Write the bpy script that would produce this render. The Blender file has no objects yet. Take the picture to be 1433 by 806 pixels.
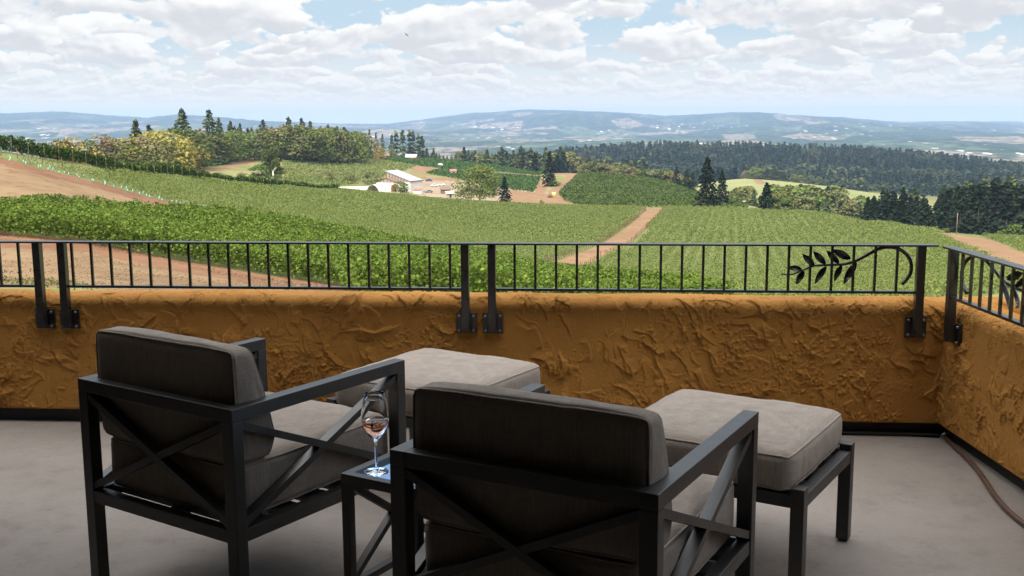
import bpy, bmesh, math, random
import numpy as np
from mathutils import Vector, Matrix, Euler

random.seed(7)
rng = np.random.default_rng(11)
sc = bpy.context.scene
COL = sc.collection
R = math.radians

# ------------------------------------------------------------------ camera
CAM_H = 1.5647
PIX = 1537.47                      # focal length in photo pixels (photo 1433 x 806)
PITCH, YAW, ROLL = R(9.018), R(-4.658), R(-0.318)
PW, PH = 1433.0, 806.0
_fw = np.array([math.sin(YAW)*math.cos(PITCH), math.cos(YAW)*math.cos(PITCH), -math.sin(PITCH)])
_r = np.array([math.cos(YAW), -math.sin(YAW), 0.0]); _u = np.cross(_r, _fw)
CR = math.cos(ROLL)*_r + math.sin(ROLL)*_u
CU = -math.sin(ROLL)*_r + math.cos(ROLL)*_u
cd = bpy.data.cameras.new("camera"); cam = bpy.data.objects.new("camera", cd); COL.objects.link(cam)
m = Matrix.Identity(4)
for i in range(3):
    m[i][0], m[i][1], m[i][2] = CR[i], CU[i], -_fw[i]
m[2][3] = CAM_H
cam.matrix_world = m
cd.sensor_width = 36.0; cd.lens = 36.0*PIX/PW
cd.clip_start = 0.05; cd.clip_end = 120000.0
sc.camera = cam

# ------------------------------------------------------------------ light
SUN_AZ, SUN_EL = R(-153), R(46)    # compass angle from +Y towards +X: the sun stands behind the house, to the left
sun_dir = Vector((math.sin(SUN_AZ)*math.cos(SUN_EL), math.cos(SUN_AZ)*math.cos(SUN_EL), math.sin(SUN_EL)))
sd = bpy.data.lights.new("sun", 'SUN'); sd.energy = 4.3; sd.angle = R(0.5); sd.color = (1.0, 0.94, 0.85)
so = bpy.data.objects.new("sun", sd); COL.objects.link(so)
so.rotation_euler = sun_dir.to_track_quat('Z', 'Y').to_euler()

sc.view_settings.view_transform = 'Standard'
sc.view_settings.look = 'None'
sc.view_settings.gamma = 1.0
sc.view_settings.use_curve_mapping = False
sc.view_settings.exposure = 0.5
cy = sc.cycles
cy.use_denoising = True
cy.max_bounces = 8; cy.diffuse_bounces = 4; cy.glossy_bounces = 4; cy.transmission_bounces = 8
cy.volume_bounces = 1; cy.transparent_max_bounces = 8
cy.caustics_reflective = False; cy.caustics_refractive = True

# node helper
class NT:
    def __init__(s, tree): s.t = tree; s.n = tree.nodes; s.l = tree.links
    def add(s, typ, **kw):
        nd = s.n.new(typ)
        for k, v in kw.items(): setattr(nd, k, v)
        return nd
    def setin(s, nd, key, v):
        if isinstance(v, bpy.types.NodeSocket): s.l.new(v, nd.inputs[key])
        else: nd.inputs[key].default_value = v
    def math(s, op, a, b=0.0, c=0.0, clamp=False):
        nd = s.add('ShaderNodeMath', operation=op); nd.use_clamp = clamp
        s.setin(nd, 0, a); s.setin(nd, 1, b); s.setin(nd, 2, c)
        return nd.outputs[0]
    def vmath(s, op, a, b=(0, 0, 0), scale=None):
        nd = s.add('ShaderNodeVectorMath', operation=op)
        s.setin(nd, 0, a)
        if op != 'SCALE': s.setin(nd, 1, b)
        if scale is not None: s.setin(nd, 'Scale', scale)
        return nd.outputs[0]
    def mix(s, f, a, b, blend='MIX'):
        nd = s.add('ShaderNodeMix', data_type='RGBA', blend_type=blend)
        s.setin(nd, 0, f)
        for k, v in ((6, a), (7, b)):
            if not isinstance(v, bpy.types.NodeSocket): v = tuple(v)+((1.0,) if len(v) == 3 else ())
            s.setin(nd, k, v)
        return nd.outputs[2]
    def noise(s, vec, scale, detail=4.0, rough=0.55, dist=0.0, dim='3D'):
        nd = s.add('ShaderNodeTexNoise', noise_dimensions=dim)
        if vec is not None: s.setin(nd, 'Vector', vec)
        s.setin(nd, 'Scale', scale); s.setin(nd, 'Detail', detail); s.setin(nd, 'Roughness', rough); s.setin(nd, 'Distortion', dist)
        return nd.outputs[0]
    def ramp(s, f, a, b, lo=0.0, hi=1.0, smooth=True):
        nd = s.add('ShaderNodeMapRange', interpolation_type='SMOOTHSTEP' if smooth else 'LINEAR')
        s.setin(nd, 0, f); s.setin(nd, 1, a); s.setin(nd, 2, b); s.setin(nd, 3, lo); s.setin(nd, 4, hi)
        return nd.outputs[0]
    def mapping(s, vec, scale=(1, 1, 1), loc=(0, 0, 0), rot=(0, 0, 0)):
        nd = s.add('ShaderNodeMapping'); s.setin(nd, 0, vec)
        s.setin(nd, 'Location', loc); s.setin(nd, 'Rotation', rot); s.setin(nd, 'Scale', scale)
        return nd.outputs[0]

# ------------------------------------------------------------------ sky with cumulus
world = bpy.data.worlds.new("World"); sc.world = world; world.use_nodes = True
W = NT(world.node_tree); W.n.clear()
sky = W.add('ShaderNodeTexSky', sky_type='NISHITA')
sky.sun_disc = False; sky.sun_elevation = SUN_EL; sky.sun_rotation = SUN_AZ % (2*math.pi)
SKY_STRENGTH, SKY_GAIN = 0.09, 0.84
sky.altitude = 200; sky.air_density = 1.0; sky.dust_density = 1.0; sky.ozone_density = 1.0
tc = W.add('ShaderNodeTexCoord')
d = tc.outputs['Generated']
sx = W.add('ShaderNodeSeparateXYZ'); W.l.new(d, sx.inputs[0])
dz = W.math('MAXIMUM', sx.outputs[2], 0.0)
hor = W.math('SQRT', W.math('ADD', W.math('MULTIPLY', sx.outputs[0], sx.outputs[0]), W.math('MULTIPLY', sx.outputs[1], sx.outputs[1])))
azm = W.math('ARCTAN2', sx.outputs[0], sx.outputs[1])
tane = W.math('DIVIDE', dz, W.math('MAXIMUM', hor, 0.02))
K = 1.0/SKY_STRENGTH
cpl = W.add('ShaderNodeCombineXYZ'); dzz = W.math('MAXIMUM', dz, .1)
W.l.new(W.math('DIVIDE', sx.outputs[0], dzz), cpl.inputs[0]); W.l.new(W.math('DIVIDE', sx.outputs[1], dzz), cpl.inputs[1]); plane_uv = cpl.outputs[0]
col = W.mix(W.ramp(dz, 0.05, 0.5, 0.96, 0.45), sky.outputs[0], W.mix(W.ramp(dz, .012, .085), (.72*K, .745*K, .75*K), (.47*K, .61*K, .725*K)))     # pale haze low in the sky
# banks of cumulus, farthest first; each stands at its own distance (in units of the cloud base height)
CLOUDS = [(82, .42, .05, .45), (62, .43, .05, .6), (48, .43, .05, .7), (37, .435, .03, .80), (28.5, .435, .06, .9), (22, .455, .02, .95), (17.8, .435, .03, 1), (14.6, .46, .04, 1), (12.0, .43, .02, 1), (9.8, .455, .05, 1), (7.8, .44, .0, 1), (5.4, .54, .0, 1)]
for k, (dist_, cov, jit, op) in enumerate(CLOUDS):
    cbx = W.add('ShaderNodeCombineXYZ')
    u_ = W.math('MULTIPLY', azm, dist_)
    wob_ = W.noise(None, .33, 1.0, .5, dim='1D'); nd_ = W.n[-1]
    W.l.new(W.math('ADD', u_, 37.7*k), nd_.inputs['W'])
    y_ = W.math('ADD', W.math('SUBTRACT', W.math('MULTIPLY', tane, dist_), 1.0), W.math('MULTIPLY', W.math('SUBTRACT', wob_, .5), .55))
    W.l.new(W.math('MULTIPLY', u_, .84), cbx.inputs[0]); W.l.new(W.math('MULTIPLY', y_, 1.5), cbx.inputs[1]); cbx.inputs[2].default_value = 5.3*k+1.7
    n_ = W.noise(cbx.outputs[0], 1.0, 6.0, .52, .10)
    n2_ = W.noise(W.vmath('ADD', cbx.outputs[0], (.05, .13, 0)), 1.0, 5.0, .52, .10)
    dens = W.math('SUBTRACT', n_, W.math('ADD', cov-.006, W.math('MULTIPLY', W.math('MAXIMUM', y_, 0.0), .27)))
    dens = W.math('SUBTRACT', dens, W.math('MULTIPLY', W.math('MAXIMUM', W.math('MULTIPLY', y_, -1.0), 0.0), .9))
    a_ = W.math('MULTIPLY', W.ramp(dens, 0.0, .034), op)
    lit = W.math('ADD', W.math('MULTIPLY', W.math('SUBTRACT', n_, n2_), 2.6), W.ramp(y_, -.12, .5, -.10, .52))
    lit = W.math('SUBTRACT', lit, W.math('MULTIPLY', dens, .7))
    sh = W.ramp(lit, -.22, .26)
    far_ = min(1.0, max(0, (dist_-12)/40))
    lo = np.array([.60, .615, .655])*(1-far_)+np.array([.63, .665, .71])*far_
    hi = np.array([.85, .85, .84])*(1-far_)+np.array([.77, .785, .79])*far_
    col = W.mix(a_, col, W.mix(sh, tuple(lo*K), tuple(hi*K)))
up = W.ramp(dz, .40, .85)                             # unseen overhead sky, brightened all round to light the terrace
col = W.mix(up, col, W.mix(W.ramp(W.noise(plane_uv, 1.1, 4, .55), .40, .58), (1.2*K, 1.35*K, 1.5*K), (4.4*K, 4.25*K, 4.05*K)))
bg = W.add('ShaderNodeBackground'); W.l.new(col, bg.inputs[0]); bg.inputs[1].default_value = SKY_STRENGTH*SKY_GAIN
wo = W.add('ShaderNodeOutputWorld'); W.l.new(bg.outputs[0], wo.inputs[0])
world.cycles.sampling_method = 'MANUAL'; world.cycles.sample_map_resolution = 512

# ------------------------------------------------------------------ tools
def px_ray(px, py):
    dd = _fw+CR*((px-PW/2)/PIX)-CU*((py-PH/2)/PIX)
    return dd
def azdrop(px, py):
    """compass angle of a sight line and its fall per metre"""
    dd = px_ray(px, py); hd = math.hypot(dd[0], dd[1])
    return math.atan2(dd[0], dd[1]), -dd[2]/hd
def project(P):
    q = np.asarray(P, float)-np.array([0, 0, CAM_H])
    z = np.maximum(q@_fw, 1e-3)
    return PW/2+PIX*(q@CR)/z, PH/2-PIX*(q@CU)/z
def in_poly(x, y, poly):
    inside = np.zeros(np.shape(x), bool); n = len(poly); j = n-1
    for i in range(n):
        xi, yi = poly[i]; xj, yj = poly[j]
        c = ((yi > y) != (yj > y)) & (x < (xj-xi)*(y-yi)/((yj-yi) if yj != yi else 1e-9)+xi)
        inside ^= c; j = i
    return inside
def _h(ix, iy, s):
    v = np.sin(ix*127.1+iy*311.7+s*74.7)*43758.5453
    return v-np.floor(v)
def vnoise(x, y, s=0):
    ix, iy = np.floor(x), np.floor(y); fx, fy = x-ix, y-iy
    fx = fx*fx*(3-2*fx); fy = fy*fy*(3-2*fy)
    a, b, c, e = _h(ix, iy, s), _h(ix+1, iy, s), _h(ix, iy+1, s), _h(ix+1, iy+1, s)
    return (a*(1-fx)+b*fx)*(1-fy)+(c*(1-fx)+e*fx)*fy
def fbm(x, y, oct=4, s=0):
    t = 0; a = .5
    for o in range(oct):
        t = t+a*(vnoise(x, y, s+o)-.5); x, y, a = x*2.03+5.1, y*2.03+1.7, a*.5
    return t

def mesh_np(name, V, F, mats, smooth=False, fmat=None):
    """mesh from numpy: V (n,3), F (m,4) or (m,3)"""
    me = bpy.data.meshes.new(name)
    V = np.ascontiguousarray(V, np.float32); F = np.ascontiguousarray(F, np.int32)
    k = F.shape[1]
    me.vertices.add(len(V)); me.vertices.foreach_set('co', V.ravel())
    me.loops.add(F.size); me.loops.foreach_set('vertex_index', F.ravel())
    me.polygons.add(len(F))
    me.polygons.foreach_set('loop_start', np.arange(0, F.size, k, dtype=np.int32))
    me.polygons.foreach_set('loop_total', np.full(len(F), k, np.int32))
    if fmat is not None: me.polygons.foreach_set('material_index', np.ascontiguousarray(fmat, np.int32))
    me.polygons.foreach_set('use_smooth', np.full(len(F), smooth, bool))
    for mm in (mats if isinstance(mats, (list, tuple)) else [mats]): me.materials.append(mm)
    me.update(calc_edges=True); me.validate()
    return me
def link(name, me, parent=None, loc=None, rz=None, scale=None):
    o = bpy.data.objects.new(name, me); COL.objects.link(o)
    if parent is not None: o.parent = parent
    if loc is not None: o.location = loc
    if rz is not None: o.rotation_euler[2] = rz
    if scale is not None: o.scale = scale
    return o
def tag(o, label=None, cat=None, group=None, kind=None):
    if label: o['label'] = label
    if cat: o['category'] = cat
    if group: o['group'] = group
    if kind: o['kind'] = kind
    return o
def empty(name, loc, rz=0.0):
    o = bpy.data.objects.new(name, None); COL.objects.link(o)
    o.location = loc; o.rotation_euler[2] = rz; o.empty_display_size = .2
    return o
def copy_tree(o, parent=None):
    c = o.copy(); COL.objects.link(c)
    if parent is not None: c.parent = parent
    for ch in list(o.children): copy_tree(ch, c)
    return c

class MB:
    """collects boxes, bars and tubes and builds them as one mesh"""
    def __init__(s): s.bm = bmesh.new()
    def box(s, lo, hi, bev=0.0, mat=None):
        lo, hi = Vector(lo), Vector(hi)
        r = bmesh.ops.create_cube(s.bm, size=1.0)
        vs = r['verts']
        M = Matrix.Translation((lo+hi)/2) @ Matrix.Diagonal((*(hi-lo), 1.0))
        if mat is not None: M = mat @ M
        bmesh.ops.transform(s.bm, matrix=M, verts=vs)
        if bev > 0:
            es = list({e for v in vs for e in v.link_edges})
            bmesh.ops.bevel(s.bm, geom=es, offset=bev, segments=2, affect='EDGES', profile=.6)
        return s
    def bar(s, a, b, w, t, up=(0, 0, 1), bev=0.0):
        """rectangular bar from a to b, w along 'side', t along the other"""
        a, b = Vector(a), Vector(b); y = (b-a); L = y.length; y.normalize()
        upv = Vector(up); x = y.cross(upv).normalized(); z = x.cross(y)
        M = Matrix.Identity(4)
        for i in range(3): M[i][0], M[i][1], M[i][2], M[i][3] = x[i], y[i], z[i], a[i]
        return s.box((-w/2, 0, -t/2), (w/2, L, t/2), bev, M)
    def tube(s, pts, rad, seg=8, caps=True):
        pts = [Vector(p) for p in pts]; n = len(pts)
        rads = rad if isinstance(rad, (list, tuple)) else [rad]*n
        rings = []; prev = None
        for i, p in enumerate(pts):
            tn = (pts[min(i+1, n-1)]-pts[max(i-1, 0)]).normalized()
            if prev is None:
                ax = Vector((0, 0, 1)) if abs(tn.z) < .9 else Vector((1, 0, 0))
                x = tn.cross(ax).normalized()
            else: x = (prev-tn*prev.dot(tn)).normalized()
            prev = x; y = tn.cross(x)
            rings.append([s.bm.verts.new(p+(x*math.cos(2*math.pi*k/seg)+y*math.sin(2*math.pi*k/seg))*rads[i]) for k in range(seg)])
        for i in range(n-1):
            for k in range(seg):
                f = s.bm.faces.new((rings[i][k], rings[i][(k+1) % seg], rings[i+1][(k+1) % seg], rings[i+1][k])); f.smooth = True
        if caps:
            s.bm.faces.new(rings[0][::-1]); s.bm.faces.new(rings[-1])
        return s
    def lathe(s, prof, seg=48):
        rings = []
        for r, z in prof:
            if r < 1e-6: rings.append([s.bm.verts.new((0, 0, z))])
            else: rings.append([s.bm.verts.new((r*math.cos(2*math.pi*k/seg), r*math.sin(2*math.pi*k/seg), z)) for k in range(seg)])
        for a, b in zip(rings[:-1], rings[1:]):
            for k in range(seg):
                k2 = (k+1) % seg
                if len(a) == 1 and len(b) == 1: continue
                if len(a) == 1: vs = (a[0], b[k2], b[k])
                elif len(b) == 1: vs = (a[k], a[k2], b[0])
                else: vs = (a[k], a[k2], b[k2], b[k])
                f = s.bm.faces.new(vs); f.smooth = True
        return s
    def poly(s, pts, faces):
        vs = [s.bm.verts.new(p) for p in pts]
        for f in faces: s.bm.faces.new([vs[i] for i in f])
        return s
    def mesh(s, name, mat):
        bmesh.ops.recalc_face_normals(s.bm, faces=s.bm.faces)
        me = bpy.data.meshes.new(name); s.bm.to_mesh(me); s.bm.free()
        for mm in (mat if isinstance(mat, (list, tuple)) else [mat]): me.materials.append(mm)
        return me
    def build(s, name, mat, parent=None, **kw):
        return link(name, s.mesh(name, mat), parent, **kw)

# ------------------------------------------------------------------ materials
def newmat(name):
    mt = bpy.data.materials.new(name); mt.use_nodes = True
    t = NT(mt.node_tree); t.n.clear()
    out = t.add('ShaderNodeOutputMaterial')
    return mt, t, out
def principled(t, out, base, rough=.6, metal=0.0, spec=.5, normal=None, **kw):
    p = t.add('ShaderNodeBsdfPrincipled')
    if not isinstance(base, bpy.types.NodeSocket): base = tuple(base)+((1.0,) if len(base) == 3 else ())
    t.setin(p, 'Base Color', base); t.setin(p, 'Roughness', rough); t.setin(p, 'Metallic', metal)
    t.setin(p, 'Specular IOR Level', spec)
    if normal is not None: t.l.new(normal, p.inputs['Normal'])
    for k, v in kw.items(): t.setin(p, k, v)
    t.l.new(p.outputs[0], out.inputs[0])
    return p
def bump(t, hgt, strength=.5, dist=.01, normal=None):
    b = t.add('ShaderNodeBump'); t.setin(b, 'Strength', strength); t.setin(b, 'Distance', dist); t.l.new(hgt, b.inputs['Height'])
    if normal is not None: t.l.new(normal, b.inputs['Normal'])
    return b.outputs[0]
def objco(t): return t.add('ShaderNodeTexCoord').outputs['Object']
def worldpos(t): return t.add('ShaderNodeNewGeometry').outputs['Position']

def mat_plain(name, base, rough=.6, metal=0., spec=.5, var=.12, nscale=8., bstr=.0):
    mt, t, out = newmat(name); c = objco(t)
    n = t.noise(c, nscale, 5, .6)
    b = t.mix(t.ramp(n, .3, .7), [x*(1-var) for x in base], [min(1, x*(1+var)) for x in base])
    nm = bump(t, t.noise(c, nscale*6, 3), bstr, .004) if bstr else None
    principled(t, out, b, rough, metal, spec, nm)
    return mt

def mat_stucco():
    mt, t, out = newmat('ochre_stucco'); c = objco(t)
    base = t.mix(t.ramp(t.noise(c, 1.6, 5, .6), .3, .7), (.325, .148, .031), (.395, .184, .041))
    base = t.mix(t.math('MULTIPLY', t.ramp(t.noise(t.mapping(c, (1.2, 1.2, .5)), 4.0, 6, .7), .56, .75), .3), base, (.25, .115, .029))
    base = t.mix(t.math('MULTIPLY', t.ramp(t.noise(c, 40, 3, .7), .60, .75), .25), base, (.235, .105, .028))
    h = t.math('ADD', t.noise(c, 70, 4, .6), t.math('MULTIPLY', t.noise(c, 220, 2), .5)); h = t.math('ADD', h, t.math('MULTIPLY', t.ramp(t.noise(c, 45, 4, .65, .8), .56, .60), t.math('MULTIPLY', t.ramp(t.noise(c, 3.5, 2), .45, .6), 1.2)))
    principled(t, out, base, .85, 0, .2, bump(t, h, .8, .0045))
    return mt
def mat_floor():
    mt, t, out = newmat('balcony_concrete'); c = worldpos(t)
    n1 = t.noise(c, 1.3, 6, .65); n2 = t.noise(c, 6.0, 6, .7); n3 = t.noise(t.mapping(c, (1, 2.2, 1)), 38, 4, .6)
    b = t.mix(t.ramp(n1, .3, .7), (.215, .186, .163), (.265, .232, .206))
    b = t.mix(t.math('MULTIPLY', t.ramp(n2, .50, .70), .42), b, (.145, .124, .108))
    b = t.mix(t.math('MULTIPLY', t.ramp(n3, .45, .75), .22), b, (.11, .095, .086))
    n4 = t.noise(t.mapping(c, (.6, 1.6, 1), (3, 1, 0), (0, 0, .4)), 2.1, 5, .7, .6)
    b = t.mix(t.math('MULTIPLY', t.ramp(n4, .55, .70), .35), b, (.27, .24, .215))
    sp = t.ramp(t.noise(c, 70, 2, .5), .70, .74)
    b = t.mix(t.math('MULTIPLY', sp, .5), b, (.12, .10, .09))
    principled(t, out, b, t.ramp(n2, .3, .7, .62, .8), 0, .35, bump(t, t.noise(c, 120, 4, .7), .25, .003))
    return mt
def mat_metal():
    mt, t, out = newmat('bronze_powder_coat'); c = objco(t)
    n = t.noise(c, 14, 4, .6)
    b = t.mix(t.ramp(n, .35, .7), (.013, .0128, .0132), (.022, .0212, .0215))
    principled(t, out, b, t.ramp(n, .3, .7, .38, .46), 0., .8, bump(t, t.noise(c, 420, 2), .12, .001))
    return mt
def mat_rail():
    mt, t, out = newmat('black_iron_paint'); c = worldpos(t)
    n = t.noise(c, 30, 4, .6)
    b = t.mix(t.ramp(n, .35, .75), (.012, .011, .010), (.018, .016, .015))
    principled(t, out, b, t.ramp(n, .3, .7, .27, .33), 0., .75)
    return mt
def mat_fabric():
    mt, t, out = newmat('taupe_fabric'); c = objco(t)
    s1 = t.noise(t.mapping(c, (260, 260, 14)), 1.0, 3, .7)
    s2 = t.noise(t.mapping(c, (18, 18, 300)), 1.0, 3, .7)
    mot = t.noise(c, 9, 5, .6)
    f = t.math('ADD', t.math('MULTIPLY', s1, .6), t.math('MULTIPLY', s2, .4))
    b = t.mix(t.ramp(f, .32, .68), (.235, .195, .164), (.37, .318, .275))
    b = t.mix(t.math('MULTIPLY', t.ramp(mot, .5, .75), .25), b, (.19, .165, .15))
    nb = bump(t, t.noise(c, 14, 3, .5), .25, .012)
    p = principled(t, out, b, .92, 0, .2, bump(t, t.math('ADD', s1, s2), .3, .0012, nb))
    p.inputs['Sheen Weight'].default_value = .04; p.inputs['Sheen Roughness'].default_value = .5
    return mt
def mat_leaf(name, dark, light, trans=.25, tint=None, tint_amt=.0, objvar=.0, posvar=0):
    mt, t, out = newmat(name)
    g = t.add('ShaderNodeNewGeometry'); rnd = g.outputs['Random Per Island']
    b = t.mix(rnd, dark, light)
    if tint is not None:
        b = t.mix(t.math('MULTIPLY', t.ramp(t.math('FRACT', t.math('MULTIPLY', rnd, 7.13)), 1-tint_amt, 1.0, 0, 1, False), .9), b, tint)
    if objvar:
        oi = t.add('ShaderNodeObjectInfo')
        hs = t.add('ShaderNodeHueSaturation'); t.l.new(b, hs.inputs['Color'])
        t.l.new(t.ramp(oi.outputs['Random'], 0, 1, 1-objvar, 1+objvar, False), hs.inputs['Value'])
        t.l.new(t.ramp(t.math('FRACT', t.math('MULTIPLY', oi.outputs['Random'], 9.7)), 0, 1, .5-.035*objvar/.3, .5+.03*objvar/.3, False), hs.inputs['Hue'])
        b = hs.outputs[0]
    if posvar:
        n_ = t.noise(worldpos(t), posvar, 3, .7)
        b = t.mix(t.ramp(n_, .36, .64), [x*.55 for x in dark], b); n2_ = t.noise(worldpos(t), posvar*.16, 3, .7)
        b = t.mix(t.math('MULTIPLY', t.ramp(n2_, .49, .63), .6), b, (.13, .14, .065))
    df = t.add('ShaderNodeBsdfDiffuse'); t.l.new(b, df.inputs[0])
    tr = t.add('ShaderNodeBsdfTranslucent'); t.l.new(b, tr.inputs[0])
    mx = t.add('ShaderNodeMixShader'); mx.inputs[0].default_value = trans
    t.l.new(df.outputs[0], mx.inputs[1]); t.l.new(tr.outputs[0], mx.inputs[2])
    t.l.new(mx.outputs[0], out.inputs[0])
    return mt
def mat_ground(name, cols, scale, scale2=None, bstr=.0):
    """cols: a, b, patch"""
    mt, t, out = newmat(name); c = worldpos(t)
    n1 = t.noise(c, scale, 6, .62); n2 = t.noise(t.mapping(c, (1, .55, 1)), scale2 or scale*7, 5, .65)
    b = t.mix(t.ramp(n1, .34, .66), cols[0], cols[1])
    b = t.mix(t.math('MULTIPLY', t.ramp(n2, .5, .68), .7), b, cols[2])
    principled(t, out, b, .95, 0, .1)
    return mt
def mat_hills():
    mt, t, out = newmat('far_valley_and_hills'); c = worldpos(t)
    wn = t.noise(c, .0011, 4, .6)
    cw = t.vmath('ADD', c, t.vmath('SCALE', t.add('ShaderNodeCombineXYZ').outputs[0], scale=0))
    v = t.add('ShaderNodeTexVoronoi'); t.setin(v, 'Vector', t.mapping(c, (1.0, .30, 0), (0, 0, 0), (0, 0, .3))); t.setin(v, 'Scale', .0028); t.setin(v, 'Randomness', .95)
    sp = t.add('ShaderNodeSeparateColor'); t.l.new(v.outputs['Color'], sp.inputs[0])
    ctree = t.mapping(c, (1, .25, 1))
    forest = t.mix(t.ramp(t.noise(ctree, .012, 5, .75), .38, .62), (.010, .022, .016), (.050, .074, .036))
    field = t.mix(t.ramp(sp.outputs[1], .2, .6), (.075, .10, .052), (.20, .165, .12))
    sz = t.add('ShaderNodeSeparateXYZ'); t.l.new(c, sz.inputs[0])
    low = t.ramp(sz.outputs[2], -170, -20, .0, .15)
    isf = t.ramp(t.math('SUBTRACT', t.math('ADD', t.math('ADD', t.math('MULTIPLY', sp.outputs[0], .50), t.math('MULTIPLY', wn, .65)), t.math('MULTIPLY', t.noise(ctree, .004, 4, .7), .22)), low), .70, .76)
    b = t.mix(isf, forest, field)
    tr = t.ramp(t.noise(t.mapping(c, (1, .3, 0)), .014, 4, .75), .47, .57)      # hedgerows and woodlots
    b = t.mix(t.math('MULTIPLY', tr, .8), b, (.016, .032, .02))
    wv = t.add('ShaderNodeTexVoronoi'); t.setin(wv, 'Vector', t.mapping(c, (1, .35, 0))); t.setin(wv, 'Scale', .011)
    town = t.math('MULTIPLY', t.ramp(t.noise(t.mapping(c, (1, .5, 1)), .0009, 2), .49, .56), t.ramp(sz.outputs[2], -150, -70, 1.0, .15))
    white = t.math('MULTIPLY', t.math('MULTIPLY', t.ramp(wv.outputs['Distance'], .13, .20, 1.0, 0.0), town), .75)
    b = t.mix(white, b, (.80, .76, .70))
    principled(t, out, b, 1.0, 0, .0)
    return mt

M = {}
M['stucco'] = mat_stucco(); M['floor'] = mat_floor(); M['metal'] = mat_metal(); M['rail'] = mat_rail(); M['fabric'] = mat_fabric()
M['ceiling'] = mat_plain('painted_ceiling', (.055, .042, .03), .8)
M['housewall'] = mat_plain('dim_house_wall', (.05, .037, .027), .85)
M['membrane'] = mat_plain('dark_base_membrane', (.018, .017, .016), .7)
M['cable'] = mat_plain('brown_hose_rubber', (.085, .045, .03), .45)
M['bolt'] = mat_plain('zinc_bolt', (.28, .28, .28), .4, .9)
M['lush'] = mat_leaf('lush_vine_leaves', (.050, .092, .014), (.155, .210, .040), .30, (.24, .27, .05), .08)
M['young'] = mat_leaf('young_vine_leaves', (.112, .150, .042), (.185, .218, .066), .32, (.25, .18, .095), .06)
M['hedge'] = mat_leaf('hedge_vine_leaves', (.035, .070, .014), (.085, .125, .028), .25)
M['domev'] = mat_leaf('dome_vine_leaves', (.044, .074, .017), (.086, .118, .031), .25)
M['farv'] = mat_leaf('far_vine_leaves', (.035, .078, .022), (.075, .125, .036), .25)
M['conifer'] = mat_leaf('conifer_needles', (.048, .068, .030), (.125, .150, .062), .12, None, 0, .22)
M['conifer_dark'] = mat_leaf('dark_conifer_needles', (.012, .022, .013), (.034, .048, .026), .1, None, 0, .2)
M['broad'] = mat_leaf('green_leaves', (.062, .092, .022), (.165, .195, .052), .25, None, 0, .22)
M['broad_deep'] = mat_leaf('deep_green_leaves', (.034, .055, .016), (.092, .115, .034), .22, None, 0, .1)
M['broad_yellow'] = mat_leaf('yellowing_leaves', (.17, .15, .035), (.36, .30, .085), .25, None, 0, .2)
M['broad_brown'] = mat_leaf('browning_leaves', (.13, .105, .052), (.29, .235, .125), .2, None, 0, .22)
M['broad_olive'] = mat_leaf('olive_leaves', (.085, .095, .032), (.20, .205, .080), .22, None, 0, .2)
M['broad_orange'] = mat_leaf('orange_leaves', (.26, .13, .03), (.42, .22, .06), .25)
M['forest'] = mat_leaf('forest_needles', (.018, .036, .021), (.062, .088, .042), .1, posvar=.05)
M['bark'] = mat_plain('bark', (.10, .075, .055), .9)
M['post'] = mat_plain('weathered_wood_post', (.30, .22, .16), .9)
M['stake'] = mat_plain('rusty_stake', (.17, .085, .055), .85)
M['tube'] = mat_plain('mint_grow_tube', (.24, .50, .42), .5)
M['g_grass'] = mat_ground('olive_grassland', [(.135, .135, .045), (.20, .18, .075), (.09, .11, .035)], .02)
M['g_vine'] = mat_ground('vineyard_floor', [(.090, .118, .036), (.135, .150, .052), (.135, .105, .05)], .05)
M['g_dry'] = mat_ground('dry_grass', [(.150, .096, .052), (.205, .138, .078), (.115, .062, .034)], .12, .55)
M['g_soil'] = mat_ground('red_soil', [(.13, .064, .036), (.175, .092, .050), (.205, .122, .070)], .12, .8)
M['g_pale'] = mat_ground('pale_field', [(.16, .175, .065), (.215, .215, .085), (.13, .155, .055)], .006, .05)
M['g_track'] = mat_ground('tan_track_soil', [(.165, .097, .052), (.21, .128, .070), (.25, .170, .100)], .15, .9)
M['g_yard'] = mat_ground('farmyard_gravel', [(.22, .165, .11), (.28, .22, .155), (.17, .14, .08)], .03, .2)
M['g_lawn'] = mat_ground('worn_lawn', [(.10, .135, .042), (.155, .16, .062), (.20, .165, .085)], .25, 1.6)
M['hills'] = mat_hills()

# ------------------------------------------------------------------ terrain: what the ground does along sight lines
COLS = {}
def column(px, *knots):
    """knots: (distance, photo row) where the ground is seen, or (distance, height, 'z')"""
    out = []
    for kn in knots:
        if len(kn) == 3: out.append((kn[0], kn[1]))
        else: out.append((kn[0], CAM_H-azdrop(px, kn[1])[1]*kn[0]))
    COLS[px] = out
def ridge(px, tops): return float(np.interp(px, [p[0] for p in tops], [p[1] for p in tops]))
RIDGE = [(560, 232), (640, 228), (720, 219), (800, 213), (850, 206), (890, 203), (940, 211), (1040, 210), (1150, 212), (1200, 214), (1260, 221), (1350, 229), (1433, 243), (1600, 262)]
def far(px): return (1750, -118, 'z'), (2600, ridge(px, RIDGE)), (2950, -150, 'z'), (3400, -172, 'z')
FARL = ((1400, -90, 'z'), (2000, -130, 'z'), (2600, -160, 'z'), (3400, -172, 'z'))
Z = 'z'
column(0, (36, 404), (60, 366), (85, 331), (125, -9.4, Z), (138, 286), (160, 243), (168, 227), (188, 209), (205, 207), (280, -10, Z), (450, -20, Z), (700, -31, Z), (1000, -48, Z), *FARL)
column(120, (36, 404), (60, 374), (86, 341), (125, -9.8, Z), (142, 288), (172, 259), (180, 254), (216, 227), (235, -8.2, Z), (320, -15, Z), (500, -24, Z), (700, -31, Z), (1000, -48, Z), *FARL)
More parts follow.
